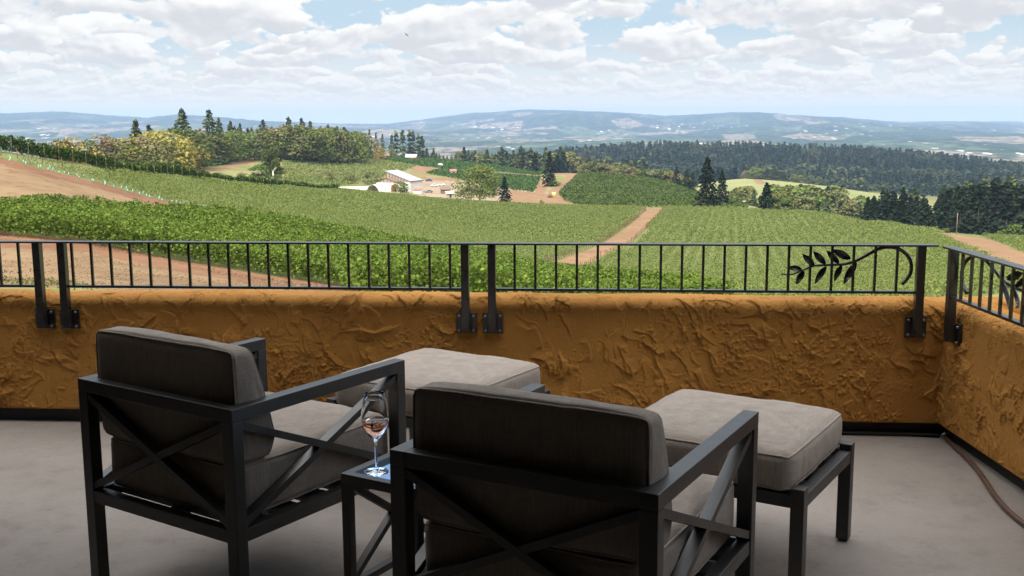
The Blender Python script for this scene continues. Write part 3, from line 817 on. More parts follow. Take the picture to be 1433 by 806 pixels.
# single trees one can point at
tree('broadleaf_tree', 671, 540, top_height(671, 540, 229), 'broad', 'broad', 'big rounded olive green tree standing right of the white barn', None, True, 5200, .030, 1, 1.12)
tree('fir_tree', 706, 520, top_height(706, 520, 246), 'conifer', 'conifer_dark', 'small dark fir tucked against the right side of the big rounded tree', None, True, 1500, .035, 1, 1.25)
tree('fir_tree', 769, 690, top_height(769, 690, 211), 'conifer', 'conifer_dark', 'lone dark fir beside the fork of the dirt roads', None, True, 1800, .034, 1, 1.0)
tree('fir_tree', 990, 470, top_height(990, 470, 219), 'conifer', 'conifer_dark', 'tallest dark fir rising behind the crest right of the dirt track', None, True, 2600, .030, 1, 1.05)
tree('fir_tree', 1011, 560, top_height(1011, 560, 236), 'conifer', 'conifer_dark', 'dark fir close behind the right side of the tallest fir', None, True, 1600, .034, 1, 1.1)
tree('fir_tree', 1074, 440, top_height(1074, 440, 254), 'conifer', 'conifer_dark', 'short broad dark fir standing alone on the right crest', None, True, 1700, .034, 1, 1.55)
tree('broadleaf_tree', 381, 560, top_height(381, 560, 206), 'broad', 'broad_deep', 'upright dark green tree above the clipped hedge row', None, True, 4200, .042, 1, .62)
tree('shrub', 362, 545, top_height(362, 545, 229), 'broad', 'broad', 'bright green rounded shrub left of the upright dark green tree', None, True, 1600, .05, 1, 1.5, cat='shrub')
tree('shrub', 388, 535, top_height(388, 535, 243), 'broad', 'broad', 'small bright green shrub in front of the upright dark green tree', None, False, 900, .06, 1, 1.4, cat='shrub')
for px, top, lab in ((462, 240, 'loose grey green shrub left of the hoop house'), (486, 240, 'sparse olive shrub behind the long pale tunnel'), (520, 240, 'olive shrub nearest the left end of the barn'), (437, 246, 'small loose shrub at the far left of the farmyard shrubs')):
    tree('shrub', px, 640, top_height(px, 640, top), 'broad', 'broad_olive', lab, 'loose shrubs left of the barn', False, 700, .06, 2, 1.5, cat='shrub')
tree('shrub', 560, 570, top_height(560, 570, 253), 'broad', 'broad', 'green bush in front of the barn gable', None, True, 1300, .05, 1, 1.5, cat='shrub')
tree('shrub', 338, 560, top_height(338, 560, 240), 'broad', 'broad_olive', 'low olive bush left of the bright green shrub', None, False, 700, .06, 1, 1.8, cat='shrub')
tree('shrub', 305, 540, top_height(305, 540, 240), 'broad', 'broad', 'low dark bush beside the curved dirt road', None, False, 700, .06, 1, 2.2, cat='shrub')
for px, dd_, top, lab in ((770, 600, 271, 'small green bush on the dirt by the road fork'), (758, 560, 279, 'low green bush at the near edge of the red dirt'), (775, 690, 248, 'long green bush between the two dirt roads')):
    tree('shrub', px, dd_, top_height(px, dd_, top), 'broad', 'broad', lab, None, False, 500, .07, 1, 1.5, cat='shrub')

# left tree belt: tall firs over broadleaf trees
for px, dd_, top, w in ((193, 560, 167, 1.25), (211, 620, 173, 1.1), (258, 660, 151, 1.05), (296, 700, 152, 1.05), (309, 760, 164, .9), (325, 780, 168, .95), (338, 800, 172, .9), (354, 800, 178, 1.0), (370, 790, 167, 1.1), (390, 830, 178, .9), (406, 830, 163, 1.0), (424, 850, 164, .95), (436, 850, 168, .95), (461, 880, 173, .9), (473, 880, 175, .9), (484, 890, 178, .9)):
    tree('fir_tree', px, dd_, top_height(px, dd_, top), 'conifer', 'conifer', 'tall pointed fir rising out of the mixed tree belt at the left', 'firs of the left tree belt', True, 1700, .030, 4, w*1.2)
LABS = {'broad_yellow': 'yellow turning broadleaf tree in the tree belt at the left', 'broad_brown': 'brown turning broadleaf tree in the tree belt at the left', 'broad': 'green broadleaf tree in the tree belt at the left', 'broad_olive': 'olive broadleaf tree in the tree belt at the left'}
belt = [(84, 500, 196, 'broad_olive'), (104, 500, 193, 'broad_yellow'), (122, 505, 197, 'broad_olive'), (143, 520, 189, 'broad_brown'), (152, 505, 192, 'broad_brown'), (164, 520, 196, 'broad'), (178, 520, 195, 'broad_yellow'), (188, 500, 203, 'broad'), (203, 520, 193, 'broad_brown'), (213, 545, 185, 'broad_yellow'), (228, 540, 183, 'broad_yellow'), (221, 505, 198, 'broad_olive'), (243, 530, 190, 'broad_yellow'), (258, 545, 195, 'broad_yellow'),
        (247, 620, 184, 'broad'), (266, 640, 186, 'broad'), (281, 690, 184, 'broad_olive'), (296, 700, 194, 'broad'), (306, 710, 190, 'broad'), (318, 730, 188, 'broad'), (331, 740, 187, 'broad'), (345, 760, 190, 'broad'), (357, 760, 192, 'broad_olive'), (368, 770, 186, 'broad'), (381, 780, 182, 'broad_brown'), (393, 780, 190, 'broad'), (403, 780, 180, 'broad_olive'), (416, 790, 178, 'broad_olive'), (428, 790, 182, 'broad'), (440, 800, 192, 'broad'), (452, 810, 184, 'broad'), (463, 820, 183, 'broad'), (474, 820, 186, 'broad_olive'), (486, 830, 189, 'broad'), (497, 850, 188, 'broad'), (479, 830, 198, 'broad_brown'), (447, 800, 200, 'broad'), (408, 780, 198, 'broad')]
for px, dd_, top, mt in belt:
    tree('broadleaf_tree', px, dd_, top_height(px, dd_, top-(5 if px > 235 else 2)), 'broad', mt, LABS[mt], 'broadleaf trees of the left tree belt', True, 1500, .045, 4, rng.uniform(.95, 1.3))
for px, dd_, top, mt, lab in ((504, 880, 204, 'broad_orange', 'small orange tree at the right end of the left tree belt'), (512, 900, 192, 'broad', 'round green tree between the orange tree and the yellow tree'), (533, 900, 204, 'broad_yellow', 'small golden yellow tree left of the red roofed house'), (521, 920, 193, 'broad_brown', 'brown turning tree behind the golden yellow tree'), (549, 940, 205, 'broad', 'dark round tree left of the far white roofed house'), (498, 870, 200, 'broad', 'green tree right beside the small orange tree')):
    tree('broadleaf_tree', px, dd_, top_height(px, dd_, top), 'broad', mt, lab, None, True, 700, .055, 1, .95)
for px, dd_, top in ((518, 1000, 181), (527, 1000, 186), (536, 1020, 188), (549, 1300, 190), (555, 1300, 184), (564, 1300, 183), (574, 1320, 183), (579, 1320, 185), (586, 1320, 187), (591, 1320, 190)):
    tree('fir_tree', px, dd_, top_height(px, dd_, top), 'slim', 'conifer', 'slender pointed fir behind the far white roofed house', 'slender firs behind the far house', False, 420, .05, 3, 1.0)

for k_ in range(16):
    px = 330+k_*10.6+rng.uniform(-4, 4); dd_ = 890+rng.uniform(-30, 30)
    tree('fir_tree', px, dd_, top_height(px, dd_, 180+rng.uniform(-4, 6)), 'conifer', 'conifer', 'shorter fir standing among the broadleaf crowns of the left tree belt', 'shorter firs of the left tree belt', False, 1700, .030, 4, rng.uniform(1.1, 1.4))
# row of conifers behind the far vineyard blocks
x_ = 582
k = 0
while x_ < 800:
    dd_ = 1060+rng.uniform(-20, 70)
    top = 209+rng.uniform(-6, 9)
    mt = ['conifer', 'conifer', 'conifer_dark', 'conifer', 'broad_olive'][int(rng.integers(0, 5))] if x_ > 640 else 'conifer'
    if mt == 'broad_olive': tree('broadleaf_tree', x_, dd_, top_height(x_, dd_, top+6), 'upright', 'broad_olive', 'pale olive tree among the row of conifers behind the vineyard', 'trees behind the far vineyard', False, 1100, .07, 3, 1.2)
    else: tree('fir_tree', x_, dd_, top_height(x_, dd_, top), 'conifer', mt, 'fir in the long row of conifers behind the far vineyard', 'firs behind the far vineyard', False, 800, .055, 5, rng.uniform(1.1, 1.5))
    x_ += rng.uniform(3.2, 6.5)
for px in np.arange(800, 905, 6.0):
    dd_ = 1150+rng.uniform(-30, 60)
    tree('fir_tree', px+rng.uniform(-2, 2), dd_, top_height(px, dd_, 224+rng.uniform(-5, 8)), 'slim', 'conifer', 'pale green conifer behind the domed vineyard', 'conifers behind the domed vineyard', False, 420, .06, 3, rng.uniform(1.4, 2.0))
# hedge of autumn trees along the top of the domed vineyard
for px, top, mt in ((818, 228, 'broad_olive'), (830, 225, 'broad_olive'), (842, 227, 'broad_olive'), (853, 229, 'broad_brown'), (863, 227, 'broad_olive'), (874, 230, 'broad_olive'), (884, 233, 'broad_brown'), (893, 236, 'broad'), (904, 236, 'broad'), (915, 238, 'broad_olive'), (926, 236, 'broad_olive'), (937, 238, 'broad_olive'), (948, 242, 'broad_brown'), (955, 246, 'broad_brown'), (962, 246, 'broad')):
    dd_ = 860-max(0, px-860)*.4
    tree('broadleaf_tree', px, dd_, top_height(px, dd_, top), 'broad', mt, 'rounded autumn tree in the belt along the top of the domed vineyard', 'autumn trees above the domed vineyard', False, 1200, .07, 3, 1.2)
for px, top in ((947, 232), (961, 236), (970, 240)):
    tree('fir_tree', px, 800, top_height(px, 800, top), 'conifer', 'conifer_dark', 'dark fir at the right end of the autumn tree belt', 'firs at the end of the autumn tree belt', False, 700, .045, 2, 1.2)
# mixed wood between the lone fir and the dark forest
for i in range(46):
    px = rng.uniform(1020, 1215); dd_ = rng.uniform(640, 860)
    top = np.interp(px, [1020, 1050, 1100, 1140, 1170, 1215], [256, 254, 258, 258, 262, 275])+rng.uniform(-6, 10)+(860-dd_)*.05
    mt = ['broad', 'broad_olive', 'conifer', 'broad', 'conifer'][i % 5]
    kd = 'conifer' if mt == 'conifer' else 'upright'
    lab = {'broad': 'green tree in the mixed wood beyond the right crest', 'broad_olive': 'pale olive tree in the mixed wood beyond the right crest', 'conifer': 'fir in the mixed wood beyond the right crest'}[mt]
    tree('fir_tree' if kd == 'conifer' else 'broadleaf_tree', px, dd_, max(5, top_height(px, dd_, top)), kd, mt, lab, 'trees of the mixed wood beyond the right crest', False, 1100, .065, 4, 1.1 if kd == 'conifer' else 1.25)
# forest at the right; its shade is put into the front firs' darker needles
for i in range(104):
    px = rng.uniform(1212, 1475); dd_ = rng.uniform(430, 620) if px > 1250 else rng.uniform(430, 520)
    front = 1-(dd_-430)/190
    top = np.interp(px, [1212, 1235, 1250, 1290, 1320, 1350, 1400, 1475], [268, 256, 254, 266, 258, 248, 245, 248])+rng.uniform(-3, 12)+front*14
    tree('fir_tree', px, dd_, max(6, top_height(px, dd_, top)), 'conifer', 'conifer_dark' if front > .2 else 'conifer', 'tall dark fir in the dense stand at the right edge' if front > .2 else 'fir coloured as if sunlit at the back of the dense stand at the right edge', 'firs of the dense stand at the right', True, 900, .04, 5, rng.uniform(1.1, 1.45))
for px, top in ((1425, 312), (1405, 322), (1385, 324), (1330, 318)):
    tree('shrub', px, 425, top_height(px, 425, top), 'broad', 'broad', 'rounded bush at the foot of the dense fir stand', 'bushes at the foot of the fir stand', False, 700, .06, 2, 1.5, cat='shrub')
# clipped row of trees on the pale field
for k, px in enumerate(np.linspace(1052, 1098, 13)):
    tree('fir_tree', px, 1500, top_height(px, 1500, 233+k*.5+rng.uniform(-.8, .8)), 'slim' if k > 3 else 'upright', 'broad' if k < 4 else 'conifer', 'tree in the short straight row on the pale field', 'straight tree row on the pale field', False, 800, .08, 3, 2.6 if k > 3 else 1.5)
for px, top, mt in ((1112, 243, 'broad'), (1122, 244, 'broad'), (1128, 247, 'conifer'), (1135, 244, 'conifer'), (1146, 246, 'broad_olive'), (1158, 250, 'conifer'), (1044, 238, 'broad_brown')):
    tree('broadleaf_tree', px, 1520, top_height(px, 1520, top), 'upright', mt, 'tree standing along the far edge of the pale field', 'trees along the far edge of the pale field', False, 900, .085, 2, 1.3)

# wooded ridge beyond: reads as one mass
fp = []
for i in range(5200):
    px = rng.uniform(690, 1560); dd_ = rng.uniform(1560, 2640) if px > 800 else rng.uniform(2150, 2640)
    az = azdrop(px, 230)[0]; x, y = dd_*math.sin(az), dd_*math.cos(az)
    fp.append((x, y))
fp = np.array(fp); fz = ground_z(fp[:, 0], fp[:, 1])
protos = []
for k in range(5):
    P, N = conifer_pts(90, .16, .05); protos.append(leaf_quads(P, .11, .15, 1.3, N))
for k in range(3):
    P, N = broad_pts(70, .42, .1, 6); protos.append(leaf_quads(P, .16, .25, 1.0, N))
fparts = []
for (x, y), z in zip(fp, fz):
    broad = vnoise(x/160, y/160, 31) > .62
    V, F = protos[int(rng.integers(5, 8)) if broad and rng.uniform() < .8 else int(rng.integers(0, 5))]
    hgt = rng.uniform(15, 27)*(.72 if broad else 1.0); a = rng.uniform(0, 6.28); ca, sa = math.cos(a), math.sin(a)
    w = hgt*rng.uniform(1.1, 1.5)
    fparts.append((np.column_stack([(V[:, 0]*ca-V[:, 1]*sa)*w+x, (V[:, 0]*sa+V[:, 1]*ca)*w+y, V[:, 2]*hgt+z-.5]), F))
V, F = merge(fparts)
o = link('forest', mesh_np('forest', V, F, M['forest'])); tag(o, kind='stuff'); print('forest', len(F))

exec_marker = 'farm'
# ------------------------------------------------------------------ farmstead
M['white'] = mat_plain('white_siding', (.78, .77, .73), .6, var=.04)
M['roofmetal'] = mat_plain('pale_metal_roof', (.30, .315, .345), .5, .0, .4, .05)
M['timber'] = mat_plain('brown_timber', (.16, .105, .075), .8)
M['gable'] = mat_plain('tan_gable_boards', (.34, .27, .21), .8)
M['redpaint'] = mat_plain('barn_red_paint', (.36, .05, .035), .7)
M['creamwood'] = mat_plain('weathered_cream_boards', (.42, .36, .28), .8)
M['pinkwall'] = mat_plain('faded_red_siding', (.36, .16, .12), .7)
M['canvas'] = mat_plain('cream_canvas', (.72, .66, .54), .7, var=.05)
M['darkin'] = mat_plain('dark_opening', (.03, .028, .026), .8)
M['carblue'] = mat_plain('blue_car_paint', (.05, .09, .22), .25); M['carwhite'] = mat_plain('white_car_paint', (.75, .75, .74), .25)
M['cargrey'] = mat_plain('grey_car_paint', (.22, .24, .26), .25); M['carglass'] = mat_plain('car_glass', (.02, .025, .03), .08)
M['tyre'] = mat_plain('tyre_rubber', (.02, .02, .02), .8)
M['yellow'] = mat_plain('yellow_paint', (.70, .50, .03), .5)
M['roofred'] = mat_plain('red_roof_tiles', (.42, .13, .09), .8)

def face_cam(P): return math.atan2(-P[0], P[1])   # local -Y looks at the terrace
bx, by, bz = spot(566, 600, 265)
barn = empty('barn', (bx, by, bz-.2), face_cam((bx, by))+R(-35))
tag(barn, 'tall white barn with a sloping metal roof and a brown timbered front', 'barn')
# local: the roof falls along +X; the timbered long side looks along -Y, the white end wall along +X
LX, WY, HLO, HHI = 7.8, 5.6, 6.2, 11.0
def slope_z(x): return HHI+(HLO-HHI)*(x+LX)/(2*LX)
MB().poly([(-LX, -WY, 0), (LX, -WY, 0), (LX, -WY, HLO-.1), (-LX, -WY, HHI-.1), (-LX, WY, 0), (LX, WY, 0), (LX, WY, HLO-.1), (-LX, WY, HHI-.1)],
          [(0, 1, 2, 3), (5, 4, 7, 6), (1, 5, 6, 2), (4, 0, 3, 7), (3, 2, 6, 7), (0, 4, 5, 1)]).build('wall', M['white'], barn)
MB().bar((-LX-.5, 0, slope_z(-LX-.5)+.05), (LX+.5, 0, slope_z(LX+.5)+.05), 2*WY+1.0, .24).build('roof', M['roofmetal'], barn)
MB().bar((LX+.62, -WY-.5, HLO-.32), (LX+.62, WY+.5, HLO-.32), .12, .3).build('gutter', M['redpaint'], barn)
MB().poly([(-LX+.05, -WY-.06, 5.6), (LX-.05, -WY-.06, 5.6), (LX-.05, -WY-.06, slope_z(LX)-.3), (-LX+.05, -WY-.06, slope_z(-LX)-.3), (-LX+.05, -WY-.005, 5.6), (LX-.05, -WY-.005, 5.6), (LX-.05, -WY-.005, slope_z(LX)-.3), (-LX+.05, -WY-.005, slope_z(-LX)-.3)],
          [(0, 1, 2, 3), (5, 4, 7, 6), (1, 5, 6, 2), (4, 0, 3, 7), (3, 2, 6, 7), (0, 4, 5, 1)]).build('timber_boards', M['gable'], barn)
for xx in np.linspace(-LX+.2, LX-.2, 9):
    MB().box((xx-.17, -WY-.26, 5.3), (xx+.17, -WY-.065, slope_z(xx)-.25)).build('timber_post', M['timber'], barn)
# gabled porch against the long side
PX0, PX1, PK, PE, PP = -LX-3.2, 3.6, -4.4, 5.3, 7.6; PY0, PY1 = -WY-5.0, -WY-.3
MB().box((PX0, PY0, 0), (PX1, PY1, PE)).build('porch_wall', M['white'], barn)
MB().poly([(PX0, PY0-.05, PE+.01), (PX1, PY0-.05, PE+.01), (PK, PY0-.05, PP), (PX0, PY0+.2, PE+.01), (PX1, PY0+.2, PE+.01), (PK, PY0+.2, PP)], [(0, 1, 2), (3, 5, 4), (0, 2, 5, 3), (1, 4, 5, 2), (0, 3, 4, 1)]).build('gable', M['gable'], barn)
pr__ = MB(); pr__.bar((PX0-.7, (PY0+PY1)/2-.2, PE-.1), (PK, (PY0+PY1)/2-.2, PP+.2), PY1-PY0+.5, .2); pr__.bar((PX1+.7, (PY0+PY1)/2-.2, PE-.1), (PK, (PY0+PY1)/2-.2, PP+.17), PY1-PY0+.48, .19)
pr__.build('porch_roof', M['timber'], barn)
for xx in np.linspace(PX0+.4, PX1-.4, 7):
    MB().box((xx-.12, PY0-.2, PE+.02), (xx+.12, PY0-.055, float(np.interp(xx, [PX0, PK, PX1], [PE+.1, PP-.1, PE+.1])))).build('timber_post', M['timber'], barn)
for xx, h_ in ((-5.6, 3.4), (.6, 4.3)):
    MB().box((xx-1.7, PY0-.1, 0), (xx+1.7, PY0-.004, h_)).build('door', M['redpaint'], barn)
# lean-to of the barn
sx_, sy_, sz_ = spot(585, 585, 268)
lt = empty('lean_to', (sx_, sy_, sz_-.1), face_cam((sx_, sy_))+R(-30)); tag(lt, 'low lean-to with a red roof against the right end of the barn', 'shed')
MB().box((-2.2, -1.4, 0), (2.2, 1.4, 2.2)).build('wall', M['white'], lt)
MB().bar((0, -1.9, 2.2), (0, 1.7, 3.1), 5.0, .18).build('roof', M['roofred'], lt)
# hoop houses
def hoop(px, py, dist, rz, Ln, rad, label, dark):
    x, y, z = spot(px, dist, py)
    h_ = empty('hoop_house', (x, y, z-.1), face_cam((x, y))+rz); tag(h_, label, 'greenhouse')
    n = 14; pts = []; fc = []
    for s_ in (-Ln/2, Ln/2):
        for rr in (rad, rad-.12):
            for i in range(n+1):
                a = math.pi*i/n; pts.append((s_, rr*math.cos(a), rr*1.05*math.sin(a)))
    q = n+1
    for i in range(n):
        fc += [(i, i+1, 2*q+i+1, 2*q+i), (q+i+1, q+i, 3*q+i, 3*q+i+1), (i+1, i, q+i, q+i+1), (2*q+i, 2*q+i+1, 3*q+i+1, 3*q+i)]
    MB().poly(pts, fc).build('cover', M['canvas'], h_)
    for s_ in np.linspace(-Ln/2+.3, Ln/2-.3, max(3, int(Ln/3))):
        MB().tube([(s_, (rad-.2)*math.cos(math.pi*i/10), (rad-.2)*1.05*math.sin(math.pi*i/10)) for i in range(11)], .06, 5).build('rib', M['timber'], h_)
hoop(530, 268, 560, R(48), 9.0, 4.4, 'cream arched canvas shelter with an open dark end left of the barn', True)
hoop(500, 268, 575, R(6), 20.0, 1.9, 'long low cream tunnel left of the arched canvas shelter', False)
# cars in the yard
def car(px, py, dist, rz, paint, label, group='cars parked in the farmyard'):
    x, y, z = spot(px, dist, py)
    c = empty('parked_car', (x, y, z+.02), face_cam((x, y))+rz); tag(c, label, 'car', group)
    prof_ = [(-2.2, .35), (-2.25, .8), (-1.9, .95), (-1.2, 1.0), (-.7, 1.45), (.7, 1.48), (1.35, 1.0), (2.1, .85), (2.2, .5), (2.15, .35)]
    n = len(prof_); pts = [(a, -.85, b) for a, b in prof_]+[(a, .85, b) for a, b in prof_]
    MB().poly(pts, [tuple(range(n)), tuple(range(2*n-1, n-1, -1))]+[(i, i+n, (i+1) % n+n, (i+1) % n) for i in range(n)]).build('body', paint, c)
    gl = MB(); gl.box((-.95, -.86, 1.03), (.95, .86, 1.36)); gl.build('window', M['carglass'], c)
    for wx in (-1.35, 1.35):
        for wy in (-.8, .8):
            MB().tube([(wx, wy-.1, .33), (wx, wy+.1, .33)], .33, 12).build('wheel', M['tyre'], c)
car(600, 255, 690, R(20), M['carblue'], 'dark blue car parked on the dry yard right of the barn')
car(608, 260, 650, R(5), M['carwhite'], 'white car parked below the blue car in the yard')
car(618, 259, 660, R(-10), M['carwhite'], 'white car furthest right in the farmyard')
car(600, 267, 600, R(25), M['cargrey'], 'grey car parked close to the red lean-to')
# sheds
def hut(px, py, dist, rz, w, dp, hh, wallm, roofm, label, cat='shed', name='shed'):
    x, y, z = spot(px, dist, py)
    h_ = empty(name, (x, y, z-.1), face_cam((x, y))+rz); tag(h_, label, cat)
    mb_ = MB(); mb_.box((-w/2, -dp/2, 0), (w/2, dp/2, hh))
    for s_ in (-1, 1):
        X = s_*(w/2-.01)
        mb_.poly([(X, -dp/2, hh), (X, dp/2, hh), (X, 0, hh+dp*.33)], [(0, 1, 2)])
    mb_.build('wall', wallm, h_)
    r__ = MB(); r__.bar((0, -dp/2-.4, hh-.2), (0, 0, hh+dp*.36), w+.8, .16); r__.bar((0, dp/2+.4, hh-.2), (0, .02, hh+dp*.355), w+.78, .15)
    r__.build('roof', roofm, h_)
    MB().box((-.5, -dp/2-.04, 0), (.5, -dp/2-.003, min(2.0, hh*.85))).build('door', M['darkin'], h_)
    return h_
hut(629, 273, 565, R(20), 4.2, 3.2, 2.3, M['creamwood'], M['creamwood'], 'small cream shed beside the rounded tree at the edge of the yard')
hut(623, 263, 600, R(0), 5.0, 4.0, 2.6, M['timber'], M['timber'], 'brown timber shed behind the cream shed')
hut(634, 243, 790, R(10), 4.2, 3.2, 2.6, M['white'], M['roofred'], 'small white hut with a red roof in the far vineyard')
hut(616, 234, 880, R(30), 2.4, 2.4, 2.0, M['white'], M['white'], 'small white pump hut at the corner of the far vineyard')
hut(576, 216, 960, R(-18), 9, 6, 3.0, M['pinkwall'], M['white'], 'small red house with a white roof among trees behind the vineyard', 'house', 'house')
hut(534, 219, 930, R(10), 12, 7, 3.0, M['timber'], M['timber'], 'low brown roofed house under the golden yellow tree', 'house', 'house')
hut(511, 220, 930, R(-20), 8, 6, 3.4, M['timber'], M['timber'], 'brown gabled house beside the small orange tree', 'house', 'house')
hut(1168, 263, 1150, R(12), 10, 7, 4.0, M['white'], M['white'], 'small white house at the edge of the pale field', 'house', 'house')
hut(1178, 267, 1140, R(-25), 8, 5, 3.0, M['canvas'], M['roofmetal'], 'pale outbuilding right of the small white house', 'shed')
# yellow bins by the roads, white post near the hedge, utility pole
def bin_(px, py, dist, label, s=1.0):
    x, y, z = spot(px, dist, py)
    b = empty('crop_bin', (x, y, z-.02)); tag(b, label, 'bin'); b.scale = (s, s, s)
    mb_ = MB(); mb_.box((-1, -1, .25), (1, 1, 1.5), .05); mb_.build('box', M['yellow'], b)
    MB().box((-.95, -.95, 1.51), (.95, .95, 2.0), .05).build('load', M['white'], b)
    for s_ in (-.8, 0, .8): MB().box((s_-.12, -.98, 0), (s_+.12, .98, .24)).build('skid', M['timber'], b)
bin_(775, 273, 610, 'yellow harvest bin with a white load on the curving dirt road')
bin_(1041, 282, 630, 'yellow harvest bin on the small patch of red soil behind the right crest')
x, y, z = spot(382, 545, 240)
up_ = empty('marker_post', (x, y, z)); tag(up_, 'slim white marker post beside the upright dark green tree', 'post')
MB().tube([(0, 0, 0), (0, 0, 4.6)], [.35, .25], 8).build('post', M['white'], up_)
MB().tube([(0, 0, 4.6), (0, 0, 5.0)], [.42, .36], 8).build('cap', M['white'], up_)
x, y, z = spot(1339, 418, 318)
up_ = empty('utility_pole', (x, y, z-.3)); tag(up_, 'slim grey utility pole in front of the dark firs', 'pole')
MB().tube([(0, 0, 0), (0, 0, 8.0)], [.11, .08], 8).build('pole', M['post'], up_)
MB().box((-.45, -.05, 7.5), (.45, .05, 7.6)).build('crossarm', M['post'], up_)

# soaring birds
M['bird'] = mat_plain('dark_feathers', (.05, .045, .04), .8)
def bird(px, py, dist, span, roll, label):
    dd_ = px_ray(px, py); dd_ = dd_/np.linalg.norm(dd_)*dist; P = dd_+np.array([0, 0, CAM_H])
    mb_ = MB()
    mb_.tube([(0, -.42, 0), (0, -.2, .03), (0, .12, .03), (0, .32, .03), (0, .42, .02)], [.015, .075, .09, .05, .01], 8)
    for s_ in (-1, 1):
        a = [(s_*.05, .14, .05), (s_*.45, .2, .16), (s_*.95, .05, .13), (s_*.98, 0, .125), (s_*.45, -.08, .13), (s_*.05, -.12, .04)]
        b_ = [(x_2, y_2, z_2-.02) for x_2, y_2, z_2 in a]
        mb_.poly(a+b_, [(0, 1, 4, 5), (1, 2, 3, 4), (6, 11, 10, 7), (7, 10, 9, 8)]+[(i, (i+1) % 6, (i+1) % 6+6, i+6) for i in range(6)])
    mb_.poly([(-.03, -.4, .02), (.03, -.4, .02), (.1, -.62, .02), (-.1, -.62, .02), (0, -.5, .035)], [(0, 1, 4), (1, 2, 4), (2, 3, 4), (3, 0, 4), (0, 3, 2, 1)])
    o_ = mb_.build('bird', M['bird'], None, loc=tuple(P)); o_.scale = (span/2,)*3; o_.rotation_euler = (.1, roll, 1.2 if roll else .6)
    tag(o_, label, 'bird')
bird(569, 49, 260, 1.7, .5, 'soaring bird with spread wings before the middle clouds')
bird(75, 15, 300, 1.0, -.2, 'tiny dark bird high in the left of the sky')

# ------------------------------------------------------------------ terrace: floor, parapets, house
YW = 5.34                                # foot of the front parapet
XC = 1.679                               # right corner at the floor
TANG = np.array([.1096, -.994]); NORM = np.array([.994, .1096])    # right parapet: along, outward
fl = MB()
fp_ = [(-8, -2.6), (XC+TANG[0]*8, -2.6), (XC, YW+.02), (-8, YW+.02)]
fl.poly([(x, y, 0) for x, y in fp_]+[(x, y, -.3) for x, y in fp_], [(0, 1, 2, 3), (7, 6, 5, 4)]+[(i, (i+1) % 4, (i+1) % 4+4, i+4) for i in range(4)])
o = fl.build('floor', M['floor']); tag(o, kind='structure')

def trowel_relief(U, V, seed, u0, u1):
    """height field (m) of skip-trowelled stucco over a grid of (u along, v up)"""
    rg = np.random.default_rng(seed)
    H = fbm(U*2.3+seed, V*2.3, 3, 5+seed)*.007+fbm(U*9, V*9, 3, 15+seed)*.0025
    wu = fbm(U*7+3, V*7, 3, 25+seed); wv_ = fbm(U*7, V*7+9, 3, 35+seed); rag = fbm(U*34, V*34, 3, 45+seed)
    us = U[:, 0]
    for k in range(int((u1-u0)*120)):
        cu, cv = rg.uniform(u0, u1), rg.uniform(-.02, .68)
        L, B = rg.uniform(.04, .22), rg.uniform(.008, .045); A = rg.uniform(.003, .0095)*(1.2 if B > .035 else 1)
        th = rg.normal(1.9, .55) if rg.uniform() < .7 else rg.uniform(0, math.pi)
        if rg.uniform() < .4: th += math.pi
        i0, i1 = np.searchsorted(us, cu-L*.7-.1), np.searchsorted(us, cu+L*.7+.1)
        if i1-i0 < 3: continue
        sl = slice(i0, i1); du, dv = U[sl]-cu+wu[sl]*.055, V[sl]-cv+wv_[sl]*.055
        a_, b_ = du*math.cos(th)+dv*math.sin(th), -du*math.sin(th)+dv*math.cos(th)
        b_ = b_-rg.uniform(-2.2, 2.2)*a_*a_/max(L, .1)*.5
        e = np.clip((L/2-np.abs(a_)+rag[sl]*.05)/(L*.22), 0, 1); e = e*e*(3-2*e)
        w = (b_+rag[sl]*.022)/B
        ramp_ = np.clip((w+1)/2, 0, 1)**1.6
        lip = np.clip((1-w)*B/.0026, 0, 1); lip = lip*lip*(3-2*lip)
        H[sl] += A*e*ramp_*lip
    crumb = np.clip((fbm(U*62, V*48, 3, 55+seed)-.115)/.07, 0, 1)*np.clip((fbm(U*4.2, V*4.2, 2, 65+seed)-.02)/.10, 0, 1)
    H += crumb*.0055
    crumb2 = np.clip((fbm(U*95+5, V*75, 2, 85+seed)-.10)/.06, 0, 1)*np.clip((fbm(U*3.1+7, V*3.1, 2, 95+seed)-.03)/.06, 0, 1)
    H += crumb2*.0035
    return H
